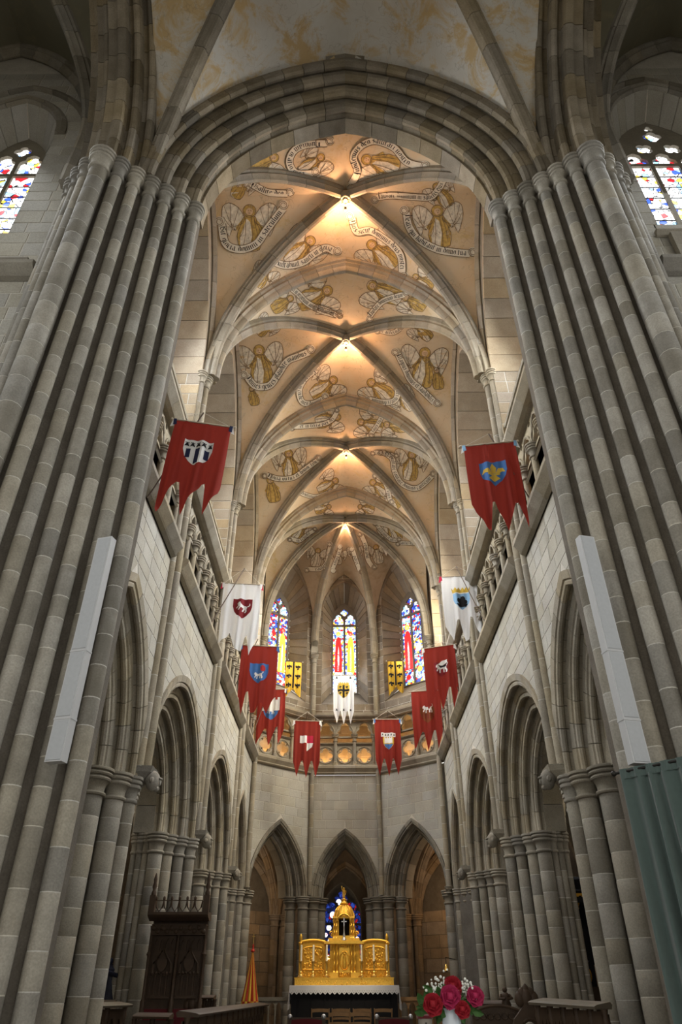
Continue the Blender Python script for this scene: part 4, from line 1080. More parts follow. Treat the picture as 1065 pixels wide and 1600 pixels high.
def letters(mb, text, path, hgt, S, off_=0, fill=.93, nib=NIB):
    ls = [0]
    for a, b in zip(path, path[1:]): ls.append(ls[-1]+math.hypot(b[0]-a[0], b[1]-a[1]))
    T = ls[-1]; items = []; x = 0
    for ch in text: gs, ad = glyph(ch); items.append((gs, x)); x += ad
    k = min(T*fill/x, hgt*1.25); s0 = (T-k*x)/2
    def at(s, v):
        s = max(0, min(T-1e-6, s)); i = 0
        while ls[i+1] < s: i += 1
        f = (s-ls[i])/(ls[i+1]-ls[i] or 1); a, b = path[i], path[i+1]
        dx, dy = (b[0]-a[0])/(ls[i+1]-ls[i] or 1), (b[1]-a[1])/(ls[i+1]-ls[i] or 1)
        return a[0]+(b[0]-a[0])*f+dy*v, a[1]+(b[1]-a[1])*f-dx*v
    for gs, gx in items:
        for a, b in gs:
            q = []
            for (px, py) in ((a[0]-nib[0], a[1]-nib[1]), (a[0]+nib[0], a[1]+nib[1]), (b[0]+nib[0], b[1]+nib[1]), (b[0]-nib[0], b[1]-nib[1])):
                q.append(S(*at(s0+(gx+px+.1)*k, (py-.5)*hgt+off_)))
            mb.add(q, [(0, 1, 2, 3)])

def vpart(px, py):
    y = on_vault(px, py).y; return VAULT[0 if y < D1 else 1 if y < D2 else 2 if y < D3 else 3]
def scroll(text, pts, wd, curl=True):
    path = smooth_path(pts, 9); S1 = lambda u, v: on_vault(u, v, .030); S2 = lambda u, v: on_vault(u, v, .036); S0 = lambda u, v: on_vault(u, v, .026)
    mid = path[len(path)//2]; mb = MB(); E = ribbon(mb, path, wd, S1)
    for (p, q) in ((path[0], path[1]), (path[-1], path[-2])) if curl else ():
        dx, dy = p[0]-q[0], p[1]-q[1]; l = math.hypot(dx, dy) or 1
        drape(mb, circle(p[0]+dx/l*wd*.35+dy/l*wd*.25, p[1]+dy/l*wd*.35-dx/l*wd*.25, wd*.62, 14), S0, 9)
    o = mb.make('scroll', M['p_cream'], vpart(*mid))
    ln = MB(); ribbon(ln, [e[0] for e in E], 1.0, S2); ribbon(ln, [e[1] for e in E], 1.0, S2)
    for (p, q) in ((path[0], path[1]), (path[-1], path[-2])) if curl else ():
        dx, dy = p[0]-q[0], p[1]-q[1]; l = math.hypot(dx, dy) or 1; cx, cy = p[0]+dx/l*wd*.35+dy/l*wd*.25, p[1]+dy/l*wd*.35-dx/l*wd*.25
        ribbon(ln, [(cx+math.cos(a*.5)*wd*.62*(1-a/40), cy+math.sin(a*.5)*wd*.62*(1-a/40)) for a in range(26)], .9, S2)
    ln.make('scroll_outline', M['p_line'], o)
    tx = MB(); letters(tx, text, path, wd*.50, S2); tx.make('lettering', M['p_ink'], o)['kind'] = 'stuff'

ROBE = [(-.20, -.5), (.0, -.54), (.22, -.5), (.27, -.2), (.16, .08), (.13, .22), (-.11, .23), (-.18, .05), (-.27, -.2)]
GOWN = [(-.20, -.5), (-.02, -.55), (.06, -.2), (.02, .1), (-.06, .18), (-.12, .0), (-.2, -.2)]
WING = [(.10, .18), (.24, .40), (.44, .50), (.58, .42), (.60, .2), (.54, -.02), (.44, -.24), (.38, -.08), (.30, -.10), (.22, .02), (.14, .06)]
def angel(px, py, size, rot=0, flip=1, gown=True, wings=(1, 1), robe_m='p_ochre'):
    C, S_ = math.cos(rot), math.sin(rot)
    def X(x, y): x *= flip; return px+(x*C-y*S_)*size, py-(x*S_+y*C)*size
    T = lambda poly: [X(*p) for p in poly]
    L0, L1, L2, L3 = [(lambda o: (lambda u, v: on_vault(u, v, o)))(o) for o in (.006, .010, .014, .018)]
    vp = vpart(px, py); mb = MB(); drape(mb, T(ROBE), L1, 11)
    arm = [(-.14, .18), (-.30, -.02), (-.24, -.1), (-.08, .1)]; drape(mb, T(arm), L1, 11); drape(mb, T([(-a, b) for a, b in arm]), L1, 11)
    o = mb.make('painted_angel', M[robe_m], vp)
    for k, sg in zip(wings, (1, -1)):
        if not k: continue
        mb = MB(); drape(mb, T([(a*sg*k, b*k+.02) for a, b in WING]), L0, 11); wo = mb.make('painted_wing', M['p_white'], o)
        ln = MB(); wl = [(a*sg*k, b*k+.02) for a, b in WING]; ribbon(ln, smooth_path(T(wl+[wl[0]]), 2), .9, L3)
        for q in range(5):
            a, b = wl[1+q], wl[min(10, 7+q//2)]; ribbon(ln, [X(a[0]*.93+wl[0][0]*.07, a[1]), X((a[0]+b[0])/2, (a[1]+b[1])/2-.03), X(b[0], b[1])], .7, L3)
        ln.make('feather_lines', M['p_line'], wo)
    if gown:
        mb = MB(); drape(mb, T(GOWN), L2, 11); mb.make('painted_gown', M['p_white'], o)
    mb = MB(); drape(mb, T(circle(0, .345, .135, 18)), L0, 11); mb.make('painted_halo', M['p_ochre'], o)
    mb = MB(); drape(mb, T(circle(0, .33, .078, 14)), L2, 11); mb.make('painted_face', M['p_skin'], o)
    ln = MB(); ribbon(ln, T(circle(0, .345, .14, 20)+[(.14, .345)]), .9, L3); ribbon(ln, smooth_path(T(ROBE+[ROBE[0]]), 2), .9, L3)
    for a, b in (((-.08, .18), (-.14, -.48)), ((.04, .2), (.05, -.5)), ((.1, .15), (.18, -.42)), ((-.12, .0), (-.22, -.25))): ribbon(ln, [X(*a), X((a[0]+b[0])/2+.03, (a[1]+b[1])/2), X(*b)], .8, L3)
    ribbon(ln, T([(-.03, .35), (-.01, .345)]), 1.0, L3); ribbon(ln, T([(.02, .35), (.04, .345)]), 1.0, L3); ribbon(ln, T([(-.015, .295), (.025, .295)]), .8, L3)
    ln.make('figure_lines', M['p_line'], o)

c3 = lambda P: [(310+x/2.266, 180+y/2.266) for x, y in P]
c4 = lambda P: [(340+x/2.536, 480+y/2.536) for x, y in P]
c7 = lambda P: [(400+x/3.804, 760+y/3.804) for x, y in P]
for tx, P, wd in (
    ('Quoniam oratio mea', c3([(455, 100), (385, 105), (340, 125), (322, 165), (345, 205), (405, 207)]), 11.5),
    ('Jubilemus deo salutari nostro', c3([(540, 245), (562, 200), (548, 150), (575, 110), (625, 92), (690, 115), (735, 165), (790, 182)]), 11.5),
    ('Psallite deo', c3([(180, 238), (220, 262), (255, 275), (315, 278)]), 11),
    ('Sit gloria domini in saeculum', c3([(82, 385), (97, 455), (150, 475), (205, 455), (238, 410), (270, 368), (300, 330)]), 12.5),
    ('Exultabunt sancti in gloria', c3([(262, 517), (310, 532), (370, 520), (410, 490), (450, 470), (480, 482)]), 12),
    ('Laudate dominum in sanctis ejus', c3([(630, 292), (680, 285), (760, 290), (820, 290), (850, 260), (866, 232)]), 10.5),
    ('Beati qui habitant in domo tua', c3([(735, 345), (745, 395), (780, 440), (840, 473), (900, 485), (960, 490)]), 12),
    ('Quis sicut dominus deus noster', c3([(543, 365), (560, 412), (610, 410), (680, 455), (715, 500), (720, 560)]), 11.5),
    ('Justi in perpetuum autem permanebunt', c3([(318, 603), (350, 630), (385, 665), (430, 690), (488, 708)]), 10),
    ('Laudate dominum deum', c3([(605, 712), (630, 680), (660, 655), (728, 635)]), 9.5),
    ('Omnes gentes plaudite manibus', c4([(115, 272), (150, 312), (205, 310), (240, 265), (275, 215), (320, 195), (362, 178)]), 11.5),
    ('Confitebor in corde meo domine', c4([(390, 248), (345, 285), (323, 330), (335, 375), (375, 382), (420, 362)]), 9.5),
    ('Benedicite omnes gentes dominum', c4([(645, 262), (690, 290), (712, 330), (700, 370), (650, 377), (600, 365)]), 9.5),
    ('Magnus dominus et laudabilis', c4([(712, 183), (740, 240), (765, 290), (810, 330), (858, 378)]), 10.5),
    ('Venite et videte', c4([(395, 0), (440, 15), (475, 35)]), 8), ('in aeterna', c4([(640, 92), (690, 102), (722, 85)]), 8),
    ('Gloria virtus et honor tibi', c4([(195, 665), (240, 680), (300, 675), (350, 640), (398, 605)]), 8.5),
    ('Et exultate cantate domino canticum', c4([(655, 575), (690, 600), (700, 650), (730, 700), (790, 717), (850, 668)]), 8.5),
    ('dominus regit', c4([(325, 735), (385, 752), (440, 735)]), 7.5), ('in portis ejus', c4([(630, 668), (665, 700), (682, 765)]), 7.5),
    ('et in terra pax dei', c4([(300, 475), (400, 467), (450, 448), (472, 415)]), 7.5), ('laus tua', c4([(608, 500), (630, 470), (652, 430)]), 7.5),
    ('canite tuba', c4([(620, 575), (665, 580), (700, 590)]), 7),
    ('in templo', c7([(210, 312), (260, 322), (300, 290), (345, 262)]), 6.5), ('in aeternum et ultra', c7([(715, 225), (750, 270), (800, 315), (840, 320)]), 6.5), ('sanctus deus', c7([(850, 335), (945, 340)]), 6.5),
    ('cantemus ei', c7([(310, 490), (380, 490), (420, 450), (440, 355)]), 7.5), ('regnabit', c7([(625, 290), (650, 350), (662, 430), (690, 475)]), 7.5), ('pater', c7([(575, 380), (590, 430), (615, 500)]), 7), ('et filius', c7([(500, 370), (480, 430), (455, 490)]), 7)):
    scroll(tx, P, wd)
def an(P, conv, size, rot=0, **k):
    (x, y), = conv([P]); angel(x, y, size, rot, **k)
for P, s_, r_, kw in (((180, 395), 72, .0, {}), ((405, 172), 46, -.9, {}), ((640, 168), 60, 1.35, {'wings': (0, 1)}), ((850, 390), 66, .1, {}), ((365, 478), 58, -.75, {}), ((645, 490), 58, .8, {}), ((150, 250), 40, -.5, {}), ((860, 280), 42, .6, {}), ((230, 165), 52, -1.2, {'gown': False}),
                      ((415, 640), 58, -1.15, {}), ((655, 622), 58, 1.15, {}), ((300, 665), 38, -1.0, {'gown': False}), ((760, 660), 40, 1.1, {'gown': False}), ((790, 590), 36, .9, {}), ((230, 570), 36, -.6, {})): an(P, c3, s_, r_, **kw)
for P, s_, r_, kw in (((170, 225), 62, .12, {}), ((425, 315), 48, -.9, {}), ((640, 325), 48, .9, {}), ((815, 235), 62, -.1, {}), ((190, 78), 32, -.8, {}), ((810, 95), 34, .8, {}), ((140, 350), 30, .2, {'gown': False, 'wings': (0, 0)}), ((870, 280), 34, .1, {'gown': False, 'wings': (0, 0)}), ((740, 370), 36, .8, {}),
                      ((285, 620), 46, .1, {}), ((765, 625), 46, -.1, {}), ((440, 705), 36, -1.0, {}), ((640, 715), 38, .9, {}), ((440, 445), 40, -1.3, {}), ((600, 465), 40, 1.3, {}), ((215, 720), 40, .2, {'gown': False, 'wings': (0, 0)}), ((700, 470), 36, 1.4, {'gown': False}), ((690, 765), 30, .6, {})): an(P, c4, s_, r_, **kw)
for P, s_, r_, kw in (((260, 275), 34, -.6, {}), ((810, 265), 34, .6, {}), ((400, 130), 26, -1.3, {}), ((650, 130), 26, 1.3, {}), ((360, 420), 30, -.2, {'robe_m': 'p_white'}), ((720, 400), 30, .2, {'robe_m': 'p_white'}), ((490, 420), 22, -.1, {'robe_m': 'p_white'}), ((590, 400), 22, .1, {'robe_m': 'p_white'})): an(P, c7, s_, r_, **kw)
# ------------------------------------------------------------------ banners
def cloth(name, c, rough=.9):
    m, nt, b = nodes(name, rough); L = nt.links.new
    ge = N(nt, 'ShaderNodeNewGeometry'); n1 = N(nt, 'ShaderNodeTexNoise'); n1.inputs['Scale'].default_value = 160; n1.inputs['Detail'].default_value = 2
    L(ge.outputs['Position'], n1.inputs['Vector'])
    mr = N(nt, 'ShaderNodeMapRange'); mr.inputs[3].default_value = .8; mr.inputs[4].default_value = 1.2; L(n1.outputs['Fac'], mr.inputs[0])
    h = N(nt, 'ShaderNodeHueSaturation'); h.inputs['Color'].default_value = (*c, 1); L(mr.outputs[0], h.inputs['Value']); L(h.outputs[0], b.inputs['Base Color'])
    tr = N(nt, 'ShaderNodeBsdfTranslucent'); L(h.outputs[0], tr.inputs[0]); mx = N(nt, 'ShaderNodeMixShader'); mx.inputs[0].default_value = .35
    L(b.outputs[0], mx.inputs[1]); L(tr.outputs[0], mx.inputs[2]); L(mx.outputs[0], nt.nodes['Material Output'].inputs[0])
    return m
M['c_red'] = cloth('red_banner_cloth', (.28, .032, .022)); M['c_white'] = cloth('white_banner_cloth', (.78, .78, .78)); M['c_yel'] = cloth('yellow_banner_cloth', (.68, .43, .05))
for k, c in dict(e_white=(.75, .74, .72), e_black=(.012, .012, .016), e_navy=(.02, .025, .07), e_blue=(.06, .16, .40), e_lblue=(.25, .45, .68), e_gold=(.62, .42, .06), e_maroon=(.20, .015, .02), e_red=(.45, .03, .03), e_brown=(.22, .06, .02), e_crim=(.5, .02, .06)).items(): M[k] = flat(k.replace('e_', '')+'_emblem_cloth', c, .8, noise=.08)
M['pole'] = flat('dark_wood_pole', (.10, .07, .05), .6); M['rod'] = flat('pale_rod', (.45, .38, .28), .5); M['brass'] = flat('brass', (.75, .50, .14), .3, .9, .1); M['cord'] = flat('pale_cord', (.55, .5, .42), .8)

def ell(x, y, a, b, k=14, r=0): return [(x+a*math.cos(t)*math.cos(r)-b*math.sin(t)*math.sin(r), y+a*math.cos(t)*math.sin(r)+b*math.sin(t)*math.cos(r)) for t in [2*PI*i/k for i in range(k)]]
def rect(x0, y0, x1, y1): return [(x0, y0), (x1, y0), (x1, y1), (x0, y1)]
SHIELD = [(-.5, 0), (.5, 0), (.5, .45), (.42, .72), (.25, .95), (0, 1.12), (-.25, .95), (-.42, .72), (-.5, .45)]
def beast(x, y, s, rear=0):
    q = [(-.9, -.25), (-.75, -.5), (-.5, -.55), (-.35, -.3), (.1, -.32), (.5, -.38), (.72, -.3), (.95, -.6), (1.0, -.95), (.85, -.98), (.88, -.7), (.72, -.5)]
    body = [(-.95, -.2), (-.85, -.55), (-.6, -.7), (-.45, -.45), (-.1, -.35), (.45, -.4), (.68, -.25), (.7, .1), (.85, .35), (.75, .7), (.55, .7), (.62, .38), (.42, .15), (.38, .7), (.2, .7), (.2, .12), (-.2, .12), (-.25, .7), (-.45, .7), (-.38, .1), (-.55, .1), (-.7, .5), (-.88, .45), (-.7, -.02), (-.75, -.12)]
    tail = [(.62, -.28), (.8, -.35), (.98, -.7), (.85, -1.0), (.75, -.95), (.86, -.7), (.72, -.48), (.58, -.4)]
    R = lambda P: [(x+s*(a*math.cos(rear)-b*math.sin(rear)), y+s*(a*math.sin(rear)+b*math.cos(rear))) for a, b in P]
    return [R(body), R(tail)]
def ermine(x, y, s): return [[(x, y-.5*s), (x+.18*s, y-.1*s), (x+.4*s, y+.5*s), (x, y+.3*s), (x-.4*s, y+.5*s), (x-.18*s, y-.1*s)], ell(x-.22*s, y-.3*s, .1*s, .1*s, 8), ell(x+.22*s, y-.3*s, .1*s, .1*s, 8)]
def trefoil_head(x, y, s): return [ell(x, y-.15*s, .2*s, .3*s, 10), ell(x-.33*s, y-.1*s, .2*s, .27*s, 10), ell(x+.33*s, y-.1*s, .2*s, .27*s, 10), [(x-.12*s, y+.1*s), (x+.12*s, y+.1*s), (x+.2*s, y+.5*s), (x-.2*s, y+.5*s)]]
def fleur(x, y, s): return [[(x, y-.6*s), (x+.17*s, y-.25*s), (x+.1*s, y+.1*s), (x-.1*s, y+.1*s), (x-.17*s, y-.25*s)], [(x+.08*s, y+.1*s), (x+.25*s, y-.2*s), (x+.5*s, y-.2*s), (x+.6*s, y+.1*s), (x+.45*s, y+.02*s), (x+.25*s, y+.15*s)], [(x-.08*s, y+.1*s), (x-.25*s, y-.2*s), (x-.5*s, y-.2*s), (x-.6*s, y+.1*s), (x-.45*s, y+.02*s), (x-.25*s, y+.15*s)], rect(x-.32*s, y+.12*s, x+.32*s, y+.24*s), [(x-.1*s, y+.24*s), (x+.1*s, y+.24*s), (x+.3*s, y+.5*s), (x, y+.62*s), (x-.3*s, y+.5*s)]]
def castle(x, y, s): return [[(x-.5*s, y+.4*s), (x-.5*s, y-.4*s), (x-.36*s, y-.4*s), (x-.36*s, y-.25*s), (x-.22*s, y-.25*s), (x-.22*s, y-.4*s), (x-.07*s, y-.4*s), (x-.07*s, y-.25*s), (x+.07*s, y-.25*s), (x+.07*s, y-.4*s), (x+.22*s, y-.4*s), (x+.22*s, y-.25*s), (x+.36*s, y-.25*s), (x+.36*s, y-.4*s), (x+.5*s, y-.4*s), (x+.5*s, y+.4*s)]]
def crown(x, y, w_, h): return [[(x-w_/2, y+h), (x-w_*.56, y)]+[(x-w_*.56+w_*1.12*(i+.5)/5, y+(h*.55 if i % 2 == 0 else h*.2)) if False else (x-w_*.56+w_*1.12*i/10, y+(0 if i % 2 == 0 else h*.5)) for i in range(1, 10)]+[(x+w_*.56, y), (x+w_/2, y+h)]]
def at_(P, x, y, s): return [(x+a*s, y+b*s) for a, b in P]

RED3 = [(0, .98), (.03, 1.0), (.30, .72), (.36, .72), (.47, 1.04), (.70, .70), (.77, .70), (.82, 1.02), (1, .74)]
SYM3 = [(0, .74), (.14, 1.0), (.30, .72), (.36, .72), (.50, 1.02), (.66, .72), (.72, .72), (.86, 1.0), (1, .74)]
def banner(label, TL, TR, W, drop, mat, tails, emb, base, tip, bows=None, group='heraldic banners hung in the choir', lean=0, rodmat='rod'):
    w_ = math.hypot(TR[0]-TL[0], TR[1]-TL[1]); d = FPX*W/w_
    a, b = CAM+ray(*TL)*d, CAM+ray(*TR)*d; U = b-a; nrm = Vector((U.y, -U.x, 0)).normalized()
    if nrm.dot(CAM-a) < 0: nrm = -nrm
    t = thing('heraldic_banner', label, 'banner', (a+b)/2, group)
    ph = random.random()*6
    def S(u, v, o=0.):
        wv = (.012+.045*v)*math.sin(u*19+ph)+(.010+.03*v)*math.sin(u*33+ph*2+v*1.5)
        return a+U*u+Vector((0, 0, -drop*v))+nrm*(wv+o)+U*(lean*v*.1+(u-.5)*.02*math.sin(v*4))
    us = sorted(set([i/34 for i in range(35)]+[p[0] for p in tails])); V = []; F = []; nv = 22
    def bot(u):
        for (x0, y0), (x1, y1) in zip(tails, tails[1:]):
            if x0 <= u <= x1: return y0+(y1-y0)*(u-x0)/((x1-x0) or 1)
        return tails[-1][1]
    for u in us:
        for j in range(nv+1): V.append(S(u, bot(u)*j/nv))
    for i in range(len(us)-1):
        for j in range(nv): F.append((i*(nv+1)+j, i*(nv+1)+j+1, (i+1)*(nv+1)+j+1, (i+1)*(nv+1)+j))
    cl = mk('cloth', V, F, M[mat], t, 3)
    ar = drop/W       # emblem coordinates are in units of the banner width
    for k, (nm, mt, polys) in enumerate(emb):
        mb = MB()
        for P in polys: drape(mb, P, lambda x, y, k=k: S(x, y/ar, .011+.0035*k), .03)
        mb.make(nm, M[mt], cl)
    rd = MB().tube([a-U*.06+nrm*.01, b+U*.06+nrm*.01], .016, 8).make('crossbar', M[rodmat], t, .9)
    for e in (a-U*.07, b+U*.07): MB().blob(e+nrm*.01, .028, 8, 6).make('knob', M['rod'], rd, 3)
    if bows:
        for e, q in ((a+U*.02, -1), (b-U*.02, 1)):
            for j, (dz, dx) in enumerate(((.22, .03), (.17, -.02))):
                V = [e+nrm*(.03+.01*j)+U*(q*.0), e+U.normalized()*(.06*q)+nrm*.03, e+U.normalized()*((.07+dx)*q)+Vector((0, 0, -dz))+nrm*.05, e+U.normalized()*((.005+dx)*q)+Vector((0, 0, -dz*.85))+nrm*.05]
                MB().rings([V, [v+nrm*.004 for v in V]]).make('ribbon_bow', M[bows[j]], t)
    if base is not None:
        base = Vector(base); tp = CAM+ray(*tip)*(d*1.02)
        MB().tube([base, tp], .014, 6).make('pole', M['pole'], t, .9)
        MB().tube([a, tp], .005, 4).make('cord', M['cord'], t); MB().tube([b, tp], .005, 4).make('cord', M['cord'], t)
    return t
sx = lambda s, px, py: on_x(s*(WX-.1), px, py)
sh = lambda x, y, s: at_(SHIELD, x, y, s)
E_ = []
banner('red three-tailed banner with a striped ermine shield, largest on the left', (275, 656), (361, 668), 1.05, 2.05, 'c_red', [(0, 1.0), (.02, 1.02), (.26, .70), (.31, .70), (.42, 1.02), (.68, .68), (.74, .68), (.79, 1.0), (.98, .76), (1, .70)],
       [('shield', 'e_white', [sh(.5, .42, .5)]), ('stripe', 'e_navy', [rect(.30, .62, .38, .82), rect(.46, .60, .54, .94), rect(.62, .62, .70, .82)]), ('ermine_spot', 'e_black', sum([ermine(.30+.1*i, .52, .11) for i in range(5)], []))], sx(-1, 230, 778), (318, 645), ('e_white', 'e_navy'), lean=-1)
banner('white banner with a dark red lion shield on the left', (350, 911), (408, 914), 1.05, 2.05, 'c_white', [(0, .86), (.04, .88), (.22, .80), (.28, .74), (.45, .98), (.60, .98), (.67, .80), (.72, .76), (.82, 1.06), (.96, .8), (1, .78)],
       [('shield', 'e_maroon', [sh(.55, .46, .5)]), ('lion', 'e_white', beast(.55, .70, .17, .35))], sx(-1, 326, 980), (382, 888), ('e_crim', 'e_white'))
banner('red banner with a blue shield and white beast beneath the lion banner', (378, 1008), (434, 1011), 1.08, 2.05, 'c_red', [(0, .78), (.03, .8), (.10, 1.02), (.22, .72), (.27, .70), (.36, 1.0), (.45, .98), (.64, .84), (.78, 1.0), (.9, .84), (1, .76)],
       [('shield', 'e_blue', [sh(.52, .52, .5)]), ('beast', 'e_white', beast(.52, .86, .13)), ('rose', 'e_red', [ell(.62, .66, .07, .09)])], sx(-1, 363, 1080), (403, 998), ('e_blue', 'e_blue'))
banner('red banner with a blue shield under a white castle wall, left of the gallery', (404, 1078), (446, 1077), 1.05, 2.1, 'c_red', RED3,
       [('shield', 'e_blue', [sh(.5, .52, .56)]), ('castle_chief', 'e_white', castle(.5, .55, .62)), ('beast', 'e_white', beast(.5, .82, .15))], sx(-1, 388, 1165), (424, 1068), ('e_navy', 'e_white'))
banner('red banner with one white quarter square, left of the altar axis', (460, 1126), (500, 1127), 1.0, 2.1, 'c_red', SYM3,
       [('quarter', 'e_white', [rect(.24, .58, .5, .86)]), ('quarter', 'e_crim', [rect(.5, .58, .74, .86)]), ('quarter', 'e_white', [[(.5, .86), (.74, .86), (.70, 1.0), (.58, 1.1), (.5, 1.16)]])], AF[-1][0].p(.75, -.1, ZT+.42), (480, 1112), ('e_white', 'e_white'))
banner('red banner with an ermine band over a castle shield, right of the altar axis', (585, 1124), (624, 1124), 1.0, 2.15, 'c_red', SYM3,
       [('ermine_band', 'e_white', [rect(.24, .54, .80, .70)]), ('ermine_spot', 'e_black', sum([ermine(.30+.11*i, .62, .09) for i in range(5)], [])), ('shield', 'e_gold', [sh(.52, .72, .42)]), ('shield_foot', 'e_blue', [[(.34, .98), (.70, .98), (.63, 1.1), (.52, 1.19), (.41, 1.1)]]), ('castle', 'e_white', castle(.52, .83, .3))], AF[1][0].p(-.75, -.1, ZT+.42), (605, 1110), ('e_white', 'e_blue'))
banner('red banner with a dark lattice shield and white hound, right of the gallery', (642, 1081), (686, 1078), 1.05, 2.1, 'c_red', RED3,
       [('shield', 'e_brown', [sh(.52, .58, .5)]), ('hound', 'e_white', beast(.54, .66, .19)), ('lattice', 'e_maroon', [rect(.34+.09*i, .82, .36+.09*i, 1.0) for i in range(5)])], sx(1, 702, 1165), (668, 1070))
banner('red banner with a silver winged beast, above the hound banner', (661, 1014), (709, 1007), 1.05, 2.1, 'c_red', RED3,
       [('shield', 'e_maroon', [sh(.52, .54, .42)]), ('winged_beast', 'e_white', beast(.54, .74, .2)+[[(.42, .6), (.55, .5), (.72, .48), (.70, .58), (.56, .66)]]), ('dark_plume', 'e_black', [[(.44, .64), (.6, .66), (.72, .58), (.66, .7), (.5, .72)]])], sx(1, 718, 1085), (690, 1003), ('e_white', 'e_white'))
banner('white banner with a gold crown and a ship on blue, on the right', (688, 902), (743, 899), 1.05, 2.05, 'c_white', [(0, .8), (.2, 1.0), (.34, .70), (.40, .70), (.52, 1.02), (.62, .98), (.70, .66), (.76, .68), (.97, .98), (1, .9)],
       [('shield', 'e_lblue', [sh(.52, .56, .44)]), ('crown', 'e_gold', crown(.52, .36, .46, .17)), ('ship', 'e_black', [[(.36, .88), (.68, .88), (.62, .97), (.42, .97)], ell(.45, .78, .06, .08), ell(.55, .74, .07, .1), ell(.62, .82, .05, .06), rect(.50, .64, .52, .9), ell(.53, .85, .1, .05)])], sx(1, 762, 982), (712, 885), ('e_crim', 'e_crim'))
banner('red three-tailed banner with a gold lily on blue, largest on the right', (724, 698), (803, 690), 1.05, 2.05, 'c_red', [(0, .74), (.06, .82), (.30, 1.02), (.38, .74), (.44, .72), (.62, 1.04), (.82, .74), (.88, .73), (.98, 1.04), (1, .98)],
       [('shield', 'e_blue', [sh(.5, .46, .5)]), ('lily', 'e_gold', fleur(.5, .70, .36))], sx(1, 836, 793), (763, 678), ('e_white', 'e_lblue'))
for s, TL, TR in ((-1, (447, 1033), (471, 1035)), (1, (605, 1033), (628, 1033))):
    banner('small yellow banner with six black heads beside the %s apse window' % ORD[s], TL, TR, .66, 1.55, 'c_yel', [(0, 1.0), (.01, 1.02), (.45, .80), (.46, .78), (.54, .78), (.55, .80), (.97, 1.02), (1, 1.0)],
           [('black_stripe', 'e_black', [rect(.45, 0, .55, 1.75)]), ('black_head', 'e_black', sum([trefoil_head(x, y, .32) for x in (.22, .78) for y in (.38, 1.0, 1.6)], []))], None, None, rodmat='pole')
banner('long white banner with a black cross on a gold shield below the middle window', (521, 1055), (552, 1055), .86, 2.1, 'c_white', [(0, .76), (.16, 1.0), (.315, .76), (.345, .76), (.5, 1.02), (.655, .76), (.685, .76), (.84, 1.0), (1, .76)],
       [('shield', 'e_gold', [sh(.5, .52, .6)]), ('crown', 'e_gold', crown(.5, .36, .5, .18)), ('cross', 'e_black', [rect(.45, .52, .55, 1.17), rect(.22, .74, .78, .85)]), ('black_head', 'e_black', sum([trefoil_head(x, y, .12) for x in (.34, .66) for y in (.63, .95)], [])), ('ermine_spot', 'e_black', ermine(.16, .14, .14)+ermine(.84, .14, .14)+ermine(.16, 1.78, .13)+ermine(.5, 1.78, .13)+ermine(.84, 1.78, .13))], AF[0][0].p(0, .05, 12.9), (537, 1048))

# ------------------------------------------------------------------ the gilded altar
M['gold'] = flat('gilding', (.80, .47, .07), .38, .65, .22, 30); M['gold_d'] = flat('old_gilding', (.62, .34, .045), .45, .6, .25, 30)
M['black'] = flat('black_cloth', (.012, .012, .014), .9); M['linen'] = flat('linen', (.78, .78, .80), .9, noise=.06); M['wax'] = flat('wax', (.85, .78, .60), .5); M['silver'] = flat('silver', (.6, .6, .62), .35, .8)
M['wood'] = flat('dark_oak', (.062, .039, .024), .55, noise=.4, scale=8); M['woodl'] = flat('oak', (.34, .20, .09), .55, noise=.3, scale=10); M['straw'] = flat('straw', (.42, .27, .11), .7); M['plank'] = flat('grey_plank', (.15, .125, .09), .6); M['velvet'] = flat('red_velvet', (.10, .008, .012), .9, sheen=.3)
YA = 26.2
def ap(cx, cy, Y=YA): p = on_y(Y, 440+cx/5.325, 1360+cy/5.325); return p.x, p.z
AX = ap(520, 900)[0]
def az(cy, Y=YA): return ap(520, cy, Y)[1]
def aw(a, b): return abs(ap(b, 900)[0]-ap(a, 900)[0])
stage = tag(MB().box((0, 25.2, .25), (7.0, 6.0, .5)).add([], []).make('sanctuary_platform', M['floor']), 'low stone platform the altar and chairs stand on', 'platform', kind='structure')
alt = thing('altar_table', 'black-fronted altar table carrying the gilded retable', 'altar', (AX, YA, .5))
zt = az(962); W_A = aw(97, 955)
MB().box((AX, YA+.15, (.5+zt)/2-.01), (W_A, 1.2, zt-.5-.02)).make('table_body', M['black'], alt)
for k in range(8): MB().box((AX-W_A/2+W_A*(k+.5)/8, YA-.46, (.5+zt)/2-.05), (.012, .02, zt-.7)).make('front_seam', M['black'], alt)
lc = thing('altar_cloth', 'white linen cloth with a pointed lace edge over the altar table', 'tablecloth', (AX, YA, zt))
Wc = aw(85, 970); MB().box((AX, YA+.12, zt+.004), (Wc, 1.32, .02)).make('cloth_top', M['linen'], lc)
nz = 23; zb = az(1030)-zt; pts = [(-Wc/2, 0)]
for k in range(nz): pts += [(-Wc/2+Wc*k/nz, zb*.78), (-Wc/2+Wc*(k+.25)/nz, zb*.93), (-Wc/2+Wc*(k+.5)/nz, zb*1.06), (-Wc/2+Wc*(k+.75)/nz, zb*.93)]
pts += [(Wc/2, zb*.78), (Wc/2, 0)]
holes = [circle(-Wc/2+Wc*(k+.5)/nz, zb*.84, .012, 6) for k in range(nz)]+[circle(-Wc/2+Wc*(k+.5)/46, zb*.62, .009, 6) for k in range(46)]
MB().plate([pts]+holes, lambda u, v, d: (AX+u, YA-.555+d, zt+v), 0, .01).make('lace_fall', M['linen'], lc)
